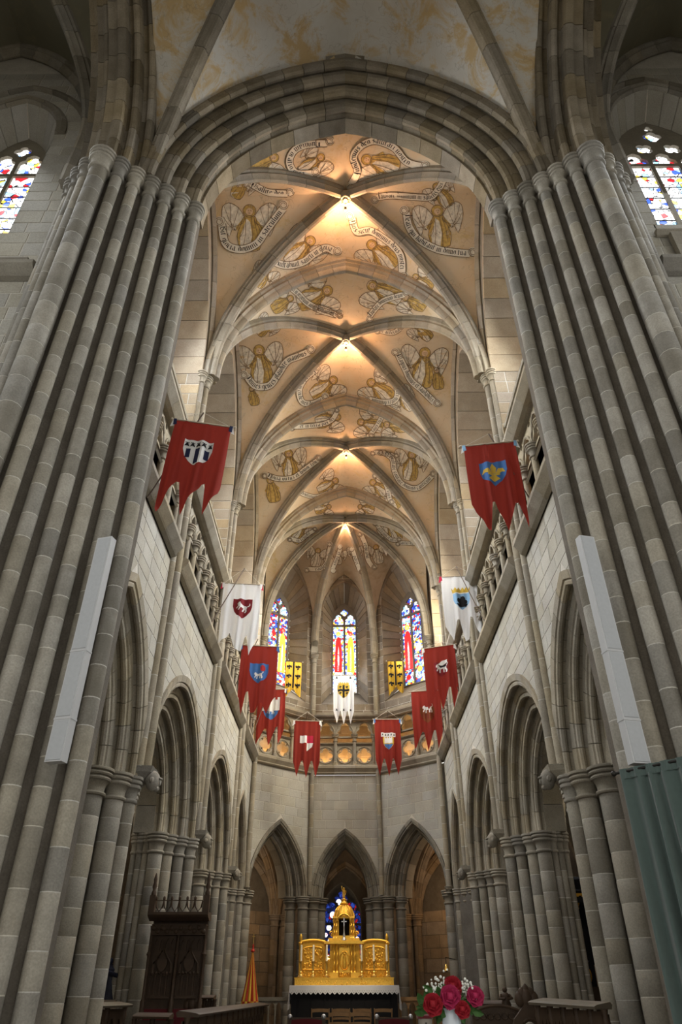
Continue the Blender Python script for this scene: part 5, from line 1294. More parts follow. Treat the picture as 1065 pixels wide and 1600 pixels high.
for s in (-1, 1):
    V = [(AX+s*Wc/2, YA-.55, zt), (AX+s*(Wc/2+.015), YA+.75, zt), (AX+s*(Wc/2+.03), YA+.75, zt-.45), (AX+s*(Wc/2+.07), YA-.2, zt-.42), (AX+s*(Wc/2+.05), YA-.5, zt-.62), (AX+s*(Wc/2-.01), YA-.58, zt-.58)]
    MB().rings([V, [(x+s*.008, y, z) for x, y, z in V]]).make('side_fall', M['linen'], lc)
ret = thing('gilded_retable', 'ornate gilded wooden retable with domed tabernacle on the altar', 'retable', (AX, YA+.3, zt))
YR = YA+.32
def abox(name, x0, x1, y0, y1, d=.3, mat='gold', dy=0):
    a, b = ap(x0, 900)[0], ap(x1, 900)[0]; z0, z1 = az(y1), az(y0)
    return MB().box(((a+b)/2, YR+dy, (z0+z1)/2), (b-a, d, z1-z0)).make(name, M[mat], ret)
abox('predella', 112, 926, 898, 960, .9, 'gold', -.15); abox('predella_moulding', 108, 930, 893, 900, .95, 'gold', -.15)
def relief(x0, x1, y0, y1, n, r, yf, mat='gold', name='carved_relief'):
    mb = MB(); rs = random.Random(int(x0*7+y0))
    for _ in range(n):
        x, y = rs.uniform(x0, x1), rs.uniform(y0, y1); px, pz = ap(x, 900)[0], az(y); k = rs.uniform(.5, 1.2)
        mb.blob((px, yf, pz), r*k, 7, 5, (1, .6, rs.uniform(.6, 1.6)))
    o = mb.make(name, M[mat], ret, 3); o['kind'] = 'stuff'
relief(118, 920, 912, 950, 110, .022, YR-.60)
for (x0, x1, s) in ((132, 372, -1), (662, 905, 1)):
    xa, xb = ap(x0, 900)[0], ap(x1, 900)[0]; xm = (xa+xb)/2; hwp = (xb-xa)/2; z0, z1, zc = az(893), az(612), az(578)
    arc = lambda r, zz, h: [(xm+r*math.cos(t), zz+h*math.sin(t)) for t in [PI*i/14 for i in range(15)]]
    P = [(xa, z0), (xb, z0)]+arc(hwp, z1, zc-z1)
    MB().plate([P], lambda u, v, d: (u, d, v), YR, YR+.1).make('wing_panel', M['gold_d'], ret)
    top = [(u, YR-.03, v+.01) for u, v in arc(hwp*1.03, z1, (zc-z1)*1.05)]; MB().tube(top, .035, 6).make('arched_cornice', M['gold'], ret, .9)
    ix = hwp*.72; a2 = arc(ix, az(655), az(628)-az(655)); fr_ = [(xm-ix, YR-.02, az(820))]+[(u, YR-.02, v) for u, v in a2[::-1]]+[(xm+ix, YR-.02, az(820)), (xm-ix, YR-.02, az(820))]
    MB().tube(fr_, .018, 6).make('panel_frame', M['gold'], ret, .9)
    relief(x0+45, x1-45, 650, 815, 75, .035, YR-.01); relief(x0+15, x1-15, 835, 885, 40, .024, YR-.01)
    for xp in (x0+10, x1-10):
        px = ap(xp, 900)[0]; MB().rev([(.04, z0), (.05, z0+.04), (.032, z0+.1), (.03, (z0+z1)/2), (.036, z1-.05), (.05, z1)], (px, YR-.05, 0), 8).make('pilaster', M['gold'], ret, .8)
    xp = ap(x0+14 if s < 0 else x1-16, 900)[0]; MB().rev([(.05, z1), (.06, z1+.04), (.03, z1+.08), (.055, z1+.16), (.045, z1+.24), (.02, z1+.30), (.01, az(520))], (xp, YR-.02, 0), 10).make('finial', M['gold'], ret, .8)
abox('centre_block', 398, 652, 608, 893, .42, 'gold_d', -.05)
for (x0, x1, dd) in ((395, 470, .2), (575, 655, .2)): abox('column_plinth', x0, x1, 850, 893, dd, 'gold', -.3)
abox('entablature', 350, 690, 590, 612, .62, 'gold', -.1); abox('entablature', 385, 660, 582, 592, .55, 'gold', -.1)
def twist(x, y0, y1, r=.033, yy=None):
    px = ap(x, 900)[0]; z0, z1 = az(y1), az(y0); yy = yy or YR-.3; rings = []; n = 30
    for i in range(n+1):
        t = i/n; a = t*6*PI; rings.append([(px+r*.4*math.cos(a)+r*math.cos(q), yy+r*.4*math.sin(a)+r*math.sin(q), z0+(z1-z0)*t) for q in [2*PI*j/8 for j in range(8)]])
    c = MB().rings(rings).make('twisted_column', M['gold'], ret, 3)
    MB().rev([(r, z1-.05), (r*1.6, z1-.02), (r*1.8, z1)], (px, yy, 0), 8).make('column_capital', M['gold'], c, .8); MB().rev([(r*1.8, z0), (r*1.5, z0+.03), (r, z0+.05)], (px, yy, 0), 8).make('column_base', M['gold'], c, .8)
for x in (433, 459, 579, 608): twist(x, 615, 850)
abox('door_panel', 478, 566, 640, 850, .08, 'gold', -.28)
px, pz = ap(522, 900)[0], az(748); MB().tube([(px+.15*math.cos(t), YR-.33, pz+.24*math.sin(t)) for t in [2*PI*i/24 for i in range(25)]], .028, 7).make('oval_wreath', M['gold'], ret, .9)
fg = MB().rev([(.07, -.18), (.075, -.05), (.05, .06), (.055, .1), (.02, .13)], (px, YR-.33, pz), 9); fg.blob((px, YR-.33, pz+.165), .04, 8, 6); fg.make('relief_figure', M['gold'], ret, .9)
relief(485, 560, 600, 640, 14, .028, YR-.34); relief(485, 560, 855, 890, 16, .026, YR-.34)
for x in (392, 652):
    px = ap(x, 900)[0]; f = MB().rev([(.10, az(885)), (.08, az(830)), (.06, az(780)), (.07, az(755)), (.03, az(735))], (px, YR-.12, 0), 9); f.blob((px, YR-.12, az(718)), .045, 8, 6); f.make('gilt_statuette', M['gold'], ret, .9)
# domed tabernacle
abox('tabernacle_base', 385, 650, 560, 585, .5, 'gold', 0)
for x in (432, 452, 580, 600): twist(x, 395, 560, .03, YR-.18)
for x in (436, 598): twist(x, 395, 560, .03, YR+.2)
abox('niche_back', 470, 570, 392, 562, .04, 'black', .2); abox('niche_side', 428, 474, 392, 562, .3, 'gold_d', .0); abox('niche_side', 566, 610, 392, 562, .3, 'gold_d', .0); abox('niche_sill', 428, 610, 540, 562, .4, 'gold', -.02); abox('canopy_cornice', 420, 610, 380, 396, .5, 'gold', 0)
xm = ap(519, 900)[0]; zd0, zd1 = az(385), az(275); rd = aw(430, 606)/2
prof = [(rd*math.cos(t), (zd1-zd0)*math.sin(t)) for t in [PI/2*i/8*.93 for i in range(9)]]
MB().rev(prof, (xm, YR, zd0), 16).make('dome', M['gold_d'], ret, .9)
for k in range(16):
    a = 2*PI*k/16; MB().tube([(xm+(r+.008)*math.cos(a), YR+(r+.008)*math.sin(a), zd0+z) for r, z in prof], .014, 5).make('dome_rib', M['gold'], ret, .9)
arcp = [(xm+rd*.62*math.cos(t), YR-rd*.98, az(420)+.2*math.sin(t)) for t in [PI*i/12 for i in range(13)]]; MB().tube(arcp, .025, 6).make('niche_arch', M['gold'], ret, .9)
MB().rev([(.13, az(275)), (.15, az(268)), (.10, az(258)), (.085, az(240)), (.12, az(236)), (.05, az(226)), (.03, az(215))], (xm, YR, 0), 10).make('lantern', M['gold'], ret, .8)
fs = MB().rev([(.05, az(215)), (.045, az(190)), (.055, az(170)), (.05, az(155)), (.02, az(150))], (xm, YR, 0), 8); fs.blob((xm, YR, az(142)), .035, 8, 6); fs.tube([(xm, YR, az(165)), (xm-.06, YR, az(150)), (xm-.075, YR, az(120))], .014, 5); fs.tube([(xm, YR, az(165)), (xm+.07, YR, az(160)), (xm+.06, YR, az(180))], .014, 5); fs.make('crowning_statue', M['gold'], ret, .9)
for s in (-1, 1):
    cx = xm+s*(rd+.06); sp = [(cx+s*(.09*(1-i/22))*math.cos(i*.45), YR-.05, az(545)+.06+.1*(1-i/22)*math.sin(i*.45)) for i in range(18)]
    MB().tube(sp, .022, 6).make('scroll_bracket', M['gold'], ret, .9); MB().tube([(cx, YR-.05, az(545)), (cx-s*.05, YR-.05, az(480)), (cx-s*.07, YR-.05, az(420))], [.05, .03, .015], 6).make('scroll_bracket', M['gold'], ret, .9)
relief(420, 620, 560, 590, 30, .025, YR-.24); relief(455, 585, 300, 380, 0, .02, YR-.3)
cx_ = thing('crucifix', 'small silver crucifix standing in the tabernacle niche', 'crucifix', (xm, YR-.1, az(585)))
MB().rev([(.085, az(585)), (.09, az(578)), (.05, az(565)), (.03, az(550)), (.045, az(540)), (.02, az(520)), (.012, az(455))], (xm, YR-.3, 0), 10).make('stem', M['silver'], cx_, .8)
MB().box((xm, YR-.3, az(430)), (.03, .02, .24)).make('upright', M['silver'], cx_); MB().box((xm, YR-.3, az(425)), (.17, .02, .03)).make('crossbar', M['silver'], cx_)
wd_ = ['leftmost', 'second from the left', 'third from the left', 'third from the right', 'second from the right', 'rightmost']
for k, x in enumerate((160, 262, 374, 665, 768, 876)):
    px = ap(x, 900)[0]; cs = thing('candlestick', 'brass candlestick with a tall white candle on the altar, %s of six' % wd_[k], 'candlestick', (px, YR-.5, az(893)), 'altar candles'); z0 = az(890); yy = YR-.52
    MB().rev([(.10, z0), (.105, z0+.02), (.05, z0+.05), (.03, z0+.09), (.05, z0+.13), (.022, z0+.18), (.04, z0+.27), (.02, z0+.33), (.055, z0+.40), (.06, z0+.42), (.02, z0+.42)], (px, yy, 0), 12).make('holder', M['brass'], cs, .8)
    for a in range(3): MB().tube([(px+.08*math.cos(a*2.1-1.57), yy+.08*math.sin(a*2.1-1.57), z0+.03), (px+.13*math.cos(a*2.1-1.57), yy+.13*math.sin(a*2.1-1.57), z0)], .014, 5).make('foot', M['brass'], cs, .9)
    c = MB().rev([(.032, z0+.42), (.030, az(625)), (.012, az(622))], (px, yy, 0), 10).make('candle', M['wax'], cs, .9); MB().tube([(px, yy, az(624)), (px, yy, az(617))], .003, 4).make('wick', M['black'], c)

# stone and oak rail behind the altar
for s, (xa, xb), mt in ((-1, (-3.45, -1.95), 'stone'), (1, (1.62, 3.4), 'woodl')):
    t = thing('altar_rail', 'pointed-arcade rail %s of the altar table' % ORD[s], 'rail', ((xa+xb)/2, 27.2, .5)); zr = on_y(27.2, 420, 1558).z
    n_ = 7; p = (xb-xa)/n_
    MB().box(((xa+xb)/2, 27.2, zr-.05), (xb-xa+.08, .18, .1)).make('top_rail', M[mt], t); MB().box(((xa+xb)/2, 27.2, .57), (xb-xa+.06, .16, .14)).make('foot_rail', M[mt], t)
    for k in range(n_+1): MB().rev([(.035, .64), (.03, .8), (.03, zr-.35), (.042, zr-.32), (.03, zr-.28)], (xa+p*k, 27.2, 0), 8).make('baluster', M[mt], t, .8)
    for k in range(n_): MB().plate([rect(xa+p*k, zr-.32, xa+p*(k+1), zr-.09), lancet(xa+p*(k+.5), p*.5-.025, zr-.315, zr-.30, .17, .0)[0:]], lambda u, v, d: (u, d, v), 27.16, 27.24).make('arch_panel', M[mt], t)

# ------------------------------------------------------------------ half-closed processional canopy
M['silk_r'] = flat('red_silk', (.42, .03, .015), .5, noise=.1); M['silk_y'] = flat('yellow_silk', (.70, .44, .06), .5, noise=.1)
q = on_y(24.6, 390, 1566); top = on_y(24.6, 391, 1487).z; zb = q.z; x0 = q.x
t = thing('processional_umbrella', 'half-closed red and yellow striped canopy umbrella beside the left piers', 'umbrella', (x0, 24.6, .5))
MB().tube([(x0, 24.6, .5), (x0, 24.6, top+.05)], .018, 6).make('pole', M['woodl'], t, .9)
ng = 14
for k in range(ng):
    rings = []
    for i in range(7):
        f = i/6; r = .025+.215*f**1.1; z = top-(top-zb)*f; a0, a1 = 2*PI*k/ng, 2*PI*(k+1)/ng
        rings.append([(x0+r*m_*math.cos(a), 24.6+r*m_*math.sin(a), z) for a, m_ in ((a0, .86), ((a0+a1)/2, 1.05), (a1, .86), ((a0+a1)/2, .8))])
    MB().rings(rings).make('gore', M['silk_r' if k % 2 else 'silk_y'], t, .6)
    a = (a0+a1)/2; MB().rings([[(x0+.24*m_*math.cos(b), 24.6+.24*m_*math.sin(b), z) for b, m_ in ((a0, .9), (a, 1.06), (a1, .9), (a, .85))] for z in (zb+.02, zb-.02, zb-.22)]).make('lappet', M['silk_y' if k % 2 else 'silk_r'], t)
MB().rev([(.03, top-.02), (.06, top), (.065, top+.03), (.04, top+.05), (.02, top+.1), (.035, top+.14), (.01, top+.2)], (x0, 24.6, 0), 10).make('finial', M['silk_r'], t, .8)
MB().box((x0, 24.6, top+.33), (.012, .012, .26)).make('cross', M['brass'], t); MB().box((x0, 24.6, top+.39), (.09, .012, .012)).make('cross_arm', M['brass'], t)

# ------------------------------------------------------------------ chairs before the altar
def chair(x, y, z, label, wdt=.46):
    t = thing('chair', label, 'chair', (x, y, z), 'straw chairs before the altar', local=True); b = MB
    for sxx in (-1, 1):
        MB().tube([(sxx*wdt*.46, -.2, 0), (sxx*wdt*.47, -.2, .45), (sxx*wdt*.50, -.26, .90)], [.017, .017, .014], 8).make('back_leg', M['woodl'], t, .9)
        MB().tube([(sxx*wdt*.46, .2, 0), (sxx*wdt*.46, .2, .46)], .018, 8).make('front_leg', M['woodl'], t, .9)
    for zz, dz, yy in ((.85, .075, -.255), (.68, .05, -.235), (.55, .04, -.215)):
        MB().rings([[(u*wdt*.49, yy-.03*(1-u*u), zz+hh+.012*(1-u*u)) for hh, o in ((-dz/2, 0), (dz/2, 0))]+[(u*wdt*.49, yy+.016-.03*(1-u*u), zz+hh+.012*(1-u*u)) for hh in (dz/2, -dz/2)] for u in [-1+.25*i for i in range(9)]]).make('back_slat', M['woodl'], t, .5)
    MB().rings([[(-wdt*.5, -.22, zz), (wdt*.5, -.22, zz), (wdt*.5, .23, zz), (-wdt*.5, .23, zz)] for zz in (.44, .47)]).make('straw_seat', M['straw'], t)
    for zz in (.15, .28):
        for p, q_ in (((-wdt*.46, -.2), (-wdt*.46, .2)), ((wdt*.46, -.2), (wdt*.46, .2)), ((-wdt*.46, .2), (wdt*.46, .2))): MB().tube([(*p, zz), (*q_, zz)], .01, 6).make('stretcher', M['woodl'], t, .9)
    return t
pos4 = ['leftmost', 'second from the left', 'third from the left', 'rightmost']
for k, cx in enumerate((499, 532, 566, 600)):
    p = on_y(21.6, cx, 1579); chair(p.x, 21.6, max(.5, 0)-.0+(p.z-.5-.90), 'ladder-back straw chair in the row below the altar, %s' % pos4[k]) if False else chair(p.x, 22.5, .5, 'ladder-back straw chair in the row below the altar, %s' % pos4[k])
for k, cx in enumerate((530, 563)):
    p = on_y(19.6, cx, 1593); chair(p.x, 20.2, .45, 'straw chair in the front row, %s of the pair between the red armchairs' % ('left' if k == 0 else 'right'), .5)
for k, cx in enumerate((480, 614)):
    p = on_y(18.5, cx, 1592); t = thing('armchair', 'dark red padded armchair on the %s in front of the altar' % ORD[-1 if k == 0 else 1], 'armchair', (p.x, 18.5, .3), 'red armchairs before the altar', local=True)
    zt_ = p.z-.3
    for sxx in (-1, 1):
        MB().box((sxx*.36, -.25, zt_/2), (.07, .07, zt_)).make('back_post', M['wood'], t); MB().box((sxx*.36, .28, .3), (.07, .07, .6)).make('front_leg', M['wood'], t)
        MB().box((sxx*.36, .02, .62), (.08, .6, .05)).make('armrest', M['wood'], t); MB().blob((sxx*.36, -.25, zt_+.04), .05, 8, 6).make('finial', M['silver'], t, 3)
    MB().rings([[(u*.33, -.28-.05*(1-u*u), .5), (u*.33, -.28-.05*(1-u*u), zt_-.02+.03*(1-u*u)), (u*.33, -.2, zt_-.02+.03*(1-u*u)), (u*.33, -.2, .5)] for u in [-1+.25*i for i in range(9)]]).make('padded_back', M['velvet'], t, .6)
    MB().box((0, .03, .42), (.66, .55, .12)).make('seat', M['velvet'], t); MB().box((0, -.27, zt_+.01), (.66, .05, .04)).make('top_rail', M['wood'], t)

# ------------------------------------------------------------------ choir stalls
def stall_row(label, pts, n, ends=True, group='choir stall desks', capm='wood', h0=0.):
    """a long desk from pts[0] to pts[1]: sloping cap, posts and traceried panels"""
    a, b = Vector(pts[0]), Vector(pts[1]); t = thing('choir_stall_desk', label, 'choir stall', ((a.x+b.x)/2, (a.y+b.y)/2, 0), group)
    u = Vector((b.x-a.x, b.y-a.y, 0)); L = u.length; u.normalize(); nn = Vector((-u.y, u.x, 0)); f = lambda s: a.z+(b.z-a.z)*s/L
    P = lambda s, d, z: Vector((a.x, a.y, 0))+u*s+nn*d+Vector((0, 0, z))
    MB().rings([[P(s, d, f(s)+h) for d, h in ((-.16, -.05), (-.18, -.02), (-.12, .0), (.14, .03), (.17, .0), (.15, -.05))] for s in (0, L)]).make('desk_cap', M[capm], t)
    for k in range(n+1):
        s = L*k/n; q = P(s, 0, 0); MB().rev([(.05, h0), (.05, h0+.1), (.03, h0+.16), (.03, f(s)-.25), (.05, f(s)-.18), (.035, f(s)-.12), (.05, f(s)-.05)], (q.x, q.y, 0), 8).make('turned_post', M['wood'], t, .8)
    for k in range(n):
        s0, s1 = L*k/n+.04, L*(k+1)/n-.04; zt_ = min(f(s0), f(s1))-.07; w_ = (s1-s0)/2
        MB().plate([rect(s0, h0, s1, zt_), lancet((s0+s1)/2-w_*.48, w_*.4, h0+.2, zt_-.35, .22, .2), lancet((s0+s1)/2+w_*.48, w_*.4, h0+.2, zt_-.35, .22, .2)], lambda x, v, d: P(x, d, v), -.02, .02).make('traceried_panel', M['wood'], t)
    MB().plate([rect(0, h0, L, min(a.z, b.z)-.1)], lambda x, v, d: P(x, d, v), .06, .08).make('back_board', M['wood'], t)
    return t
p0, p1 = on_x(-2.4, 293, 1583), on_x(-2.45, 411, 1568)
stall_row('long dark oak stall desk along the left piers toward the altar', (p0, p1), 14)
p0, p1 = on_x(-4.5, 50, 1596), on_y(13.8, 216, 1570)
stall_row('dark stall back with a pale top plank behind the left columns', ((-4.62, 13.9, on_y(13.9, 152, 1571).z), (-4.05, 15.2, on_y(15.2, 214, 1568).z)), 3, capm='plank')
p0, p1 = on_y(14.2, 218, 1585), on_y(14.2, 258, 1586); stall_row('low grey-topped kneeler desk in front of the carved screen', ((-3.55, 14.0, p0.z), (-2.95, 14.0, p1.z)), 2)
def poppyhead(x, y, z0, z1, label, fig=True):
    t = thing('stall_end', label, 'stall end', (x, y, 0), 'carved stall ends')
    P = [(-.28, 0), (.28, 0), (.28, z0-.35), (.22, z0-.2), (.10, z0-.08), (.04, z0), (-.04, z0), (-.10, z0-.08), (-.22, z0-.2), (-.28, z0-.35)]
    MB().plate([P, circle(0, z0-.33, .1, 14)], lambda u, v, d: (x+u, y+d, v), -.04, .04).make('end_panel', M['wood'], t)
    MB().tube([(x+.13*math.cos(a), y-.05, z0-.33+.13*math.sin(a)) for a in [2*PI*i/16 for i in range(17)]], .018, 6).make('roundel', M['wood'], t, .9)
    h = z1-z0
    if fig:
        f = MB().rev([(.075, z0), (.08, z0+h*.12), (.06, z0+h*.3), (.07, z0+h*.5), (.062, z0+h*.62), (.03, z0+h*.7)], (x, y, 0), 9); f.blob((x, y, z0+h*.83), h*.15, 9, 7); f.tube([(x-.06, y, z0+h*.58), (x-.1, y-.03, z0+h*.4), (x-.02, y-.08, z0+h*.38)], .022, 6); f.tube([(x+.06, y, z0+h*.58), (x+.1, y-.03, z0+h*.42), (x+.02, y-.08, z0+h*.36)], .022, 6); f.make('carved_figure', M['wood'], t, .9)
    else:
        f = MB()
        for dx, zz, r in ((0, .25, .10), (-.1, .18, .08), (.1, .18, .08), (-.06, .45, .07), (.06, .45, .07), (0, .68, .06), (0, .9, .03)): f.blob((x+dx, y, z0+h*zz), r, 8, 6, (1, .6, 1.3))
        f.make('leaf_finial', M['wood'], t, .9)
p = on_y(13.6, 791, 1573); pt_ = on_y(13.6, 791, 1541); poppyhead(p.x, 13.6, p.z, pt_.z, 'stall end crowned by a small carved figure, right of the flowers')
p = on_y(12.6, 823, 1566); pt_ = on_y(12.6, 823, 1539); poppyhead(p.x, 12.6, p.z, pt_.z, 'stall end with a leafy finial, right of the figure', False)
p = on_y(17.5, 306, 1575); pt_ = on_y(17.5, 306, 1550); poppyhead(p.x, 17.0, p.z, pt_.z, 'small stall end with leafy finial beside the carved screen', False)
pa, pb = on_y(13.0, 735, 1580), on_y(13.0, 812, 1578)
t = thing('carved_desk_front', 'low dark oak desk front with carved arched crest, right of the flowers', 'desk', ((pa.x+pb.x)/2, 12.9, 0))
MB().plate([[(pa.x, 0), (pb.x, 0), (pb.x, pb.z-.05)]+[(pb.x+(pa.x-pb.x)*i/16, pb.z-.05+.10*math.sin(PI*i/16)**.7) for i in range(1, 16)]+[(pa.x, pa.z-.05)]], lambda u, v, d: (u, 12.9+d, v), -.04, .04).make('front_board', M['wood'], t)
MB().tube([(pb.x+(pa.x-pb.x)*i/16, 12.86, pb.z-.045+.10*math.sin(PI*i/16)**.7) for i in range(17)], .025, 6).make('crest_moulding', M['wood'], t, .9)
for i in range(7): MB().tube([(pa.x+(pb.x-pa.x)*(i+.5)/7+.045*math.cos(a), 12.85, pa.z-.06+.04*math.sin(a)) for a in [2*PI*j/12 for j in range(13)]], .012, 5).make('carved_roundel', M['wood'], t, .9)
stall_row('dark stall row with a pale top plank in front of the right-hand column cluster', ((on_y(12.0, 838, 1563).x, 12.0, on_y(12.0, 838, 1563).z), (on_y(11.0, 942, 1570).x, 11.0, on_y(11.0, 942, 1570).z)), 5, capm='plank')
stall_row('dark stall seat backs between the carved ends on the right', ((on_y(14.5, 742, 1566).x, 14.5, on_y(14.5, 742, 1566).z), (on_y(14.5, 790, 1566).x, 14.5, on_y(14.5, 790, 1566).z)), 3)
stall_row('short dark stall block standing before the third left pier', ((on_y(18.6, 312, 1557).x, 18.6, on_y(18.6, 312, 1557).z), (on_y(18.6, 336, 1557).x, 18.6, on_y(18.6, 336, 1557).z)), 3)

# ------------------------------------------------------------------ carved oak screen (throne back) on the left
YS = 16.9
def tp(cx, cy): return on_y(YS, 140+cx/5.325, 1380+cy/5.325)
t = thing('carved_screen', 'tall dark oak gothic screen panel against the second left pier', 'screen', (tp(690, 900).x, YS, 0))
xl, xr = tp(470, 640).x, tp(925, 640).x; xl = -4.16; xr = -3.02; zt_, zb = tp(700, 265).z, tp(700, 985).z; W_ = xr-xl; T = lambda u, v, d: (u, YS+d, v)
MB().plate([rect(xl, 0, xr, zt_)], T, .08, .12).make('back_board', M['wood'], t); MB().plate([rect(xl, 0, xr, zb-.12)], T, .02, .06).make('lower_panel', M['velvet'], t)
for k, (a, e) in enumerate(((xl+.07, (xl+xr)/2-.05), ((xl+xr)/2+.05, xr-.07))):
    m_ = (a+e)/2; hw = (e-a)/2; z0, z1 = zb+.05, zt_-.38; hs = []
    for i in range(4): hs.append(rect(a+hw*2*(i+.14)/4, z0+.05, a+hw*2*(i+.86)/4, z0+(z1-z0)*.36))
    hs += [lancet(m_-hw*.42, hw*.26, z0+(z1-z0)*.42, z0+(z1-z0)*.56, .1, .2), lancet(m_+hw*.42, hw*.26, z0+(z1-z0)*.42, z0+(z1-z0)*.56, .1, .2)]
    for i in range(4): hs.append(lancet(a+hw*2*(i+.5)/4, hw*.17, z0+(z1-z0)*.76, z1-.14, .09))
    MB().plate([rect(a, z0, e, z1)]+hs, T, .03, .07).make('traceried_panel', M['wood'], t)
    og = [(m_-hw*.85, YS, z0+(z1-z0)*.42), (m_-hw*.8, YS, z0+(z1-z0)*.55), (m_-hw*.4, YS, z0+(z1-z0)*.66), (m_-hw*.1, YS, z0+(z1-z0)*.76), (m_, YS, z0+(z1-z0)*.90)]
    MB().tube(og+[(2*m_-x, y, z) for x, y, z in og[-2::-1]], .016, 6).make('ogee_arch', M['wood'], t, .9)
    MB().plate([at_(SHIELD, m_, 0, .2)], lambda u, v, d: (u, YS+d, z0+(z1-z0)*.62-v), -.01, .03).make('carved_shield', M['wood'], t)
    for i in range(6): MB().blob((m_+(i-2.5)*hw*.33, YS+.01, z0+(z1-z0)*(.40)), .03, 6, 5).make('crocket', M['wood'], t, .9)
for x in (xl, (xl+xr)/2, xr): MB().rev([(.05, zb-.6), (.05, zb), (.032, zb+.05), (.032, zb+.75), (.055, zb+.8), (.03, zb+.85), (.028, zt_-.3), (.045, zt_-.2)], (x, YS, 0), 8).make('buttress_shaft', M['wood'], t, .8)
MB().box(((xl+xr)/2, YS-.0, zt_-.27), (W_, .16, .2)).make('foliage_frieze', M['wood'], t); 
for i in range(12): MB().blob((xl+W_*(i+.5)/12, YS-.09, zt_-.27+.03*(-1)**i), .05, 7, 5, (1, .6, 1)).make('carved_leaf', M['wood'], t, .9)
MB().rings([[(x, YS+d, z) for d, z in ((-.3, zt_-.05), (-.34, zt_-.02), (-.34, zt_+.03), (.12, zt_+.05), (.12, zt_-.1), (-.1, zt_-.12))] for x in (xl-.06, xr+.06)]).make('canopy_cornice', M['wood'], t)
M['wood2'] = flat('oak_highlight', (.10, .065, .04), .5, noise=.3)
for i in range(6):
    a, e = xl+.08+(W_-.16)*i/6, xl+.08+(W_-.16)*(i+1)/6; m_ = (a+e)/2
    MB().tube([(a, YS-.3, zt_+.24), (a+.02, YS-.3, zt_+.12), (m_, YS-.3, zt_+.04), (e-.02, YS-.3, zt_+.12), (e, YS-.3, zt_+.24)], .016, 6).make('cresting_arc', M['wood'], t, .9); MB().blob((a, YS-.3, zt_+.28), .03, 6, 5, (1, 1, 1.5)).make('cresting_bud', M['wood'], t, .9)
MB().tube([(xl+.08, YS-.3, zt_+.24), (xr-.08, YS-.3, zt_+.24)], .010, 5).make('cresting_rail', M['wood'], t, .9)
for x in (xl, xr):
    MB().box((x, YS-.28, zt_+.18), (.12, .12, .32)).make('corner_block', M['wood'], t); MB().rev([(.05, 0), (.055, .05), (.03, .1), (.05, .16), (.03, .24), (.04, .3), (.012, .42)], (x, YS-.28, zt_+.34), 8).make('pinnacle', M['wood'], t, .8)

# ------------------------------------------------------------------ winged statue and side altar in the aisles
M['blue_d'] = flat('dark_blue_paint', (.012, .014, .03), .5, noise=.5, scale=14)
p = on_y(17.5, 164, 1562); p2 = on_y(17.5, 162, 1497); x, z0, z1 = p.x, p.z, p2.z; h = z1-z0
t = thing('winged_statue', 'dark blue winged statue in the shadow of the left aisle', 'statue', (x, 17.5, 0))
MB().box((x, 17.5, z0/2), (.6, .5, z0)).make('pedestal', M['brown'], t)
f = MB(); f.rings([[(x+r*sx_*math.cos(a), 17.5+r*.7*math.sin(a), z0+h*zz) for a in [2*PI*i/12 for i in range(12)]] for zz, r, sx_ in ((0, .24, 1), (.2, .22, 1), (.45, .17, 1), (.6, .17, 1.1), (.72, .19, 1.15), (.79, .12, 1.1), (.82, .055, 1), (.86, .055, 1))])
f.blob((x, 17.48, z0+h*.92), h*.075, 10, 8, (1, 1, 1.2)); f.tube([(x-.18, 17.5, z0+h*.74), (x-.22, 17.4, z0+h*.55), (x-.05, 17.3, z0+h*.6)], .045, 7); f.tube([(x+.18, 17.5, z0+h*.74), (x+.22, 17.4, z0+h*.56), (x+.03, 17.3, z0+h*.64)], .045, 7); f.make('robed_body', M['blue_d'], t, .9)
for s in (-1, 1): MB().plate([[(x+s*.1, z0+h*.7), (x+s*.28, z0+h*.92), (x+s*.42, z0+h*.88), (x+s*.46, z0+h*.6), (x+s*.40, z0+h*.3), (x+s*.3, z0+h*.5), (x+s*.18, z0+h*.55)]], lambda u, v, d: (u, 17.66+d, v), -.03, .03).make('wing', M['wood'], t)
M['marble'] = flat('veined_black_marble', (.09, .09, .11), .3, noise=.9, scale=40)
YB = 19.4
def bp(cx, cy): return on_y(YB, 860+cx/5, 1280+cy/5)
t = thing('side_altar', 'black and gold side altar with a spiral column in the right aisle', 'altar', (bp(300, 1300).x, YB, 0))
xa, xb = bp(110, 600).x, bp(110, 600).x+2.6
zz = lambda cy: bp(250, cy).z
MB().box(((xa+xb)/2, YB+.3, (zz(650)+zz(575))/2), (xb-xa, .7, zz(575)-zz(650))).make('entablature', M['black'], t); MB().box(((xa+xb)/2, YB-.02, zz(590)), (xb-xa+.06, .1, .05)).make('gilt_cornice', M['gold_d'], t)
for i in range(22): MB().box((xa+(xb-xa)*(i+.5)/22, YB-.06, zz(602)), (.05, .04, .03)).make('dentil', M['gold_d'], t)
MB().box(((xa+xb)/2, YB+.5, zz(880)), (xb-xa-.2, .1, zz(640)-zz(1130))).make('back_panel', M['black'], t)
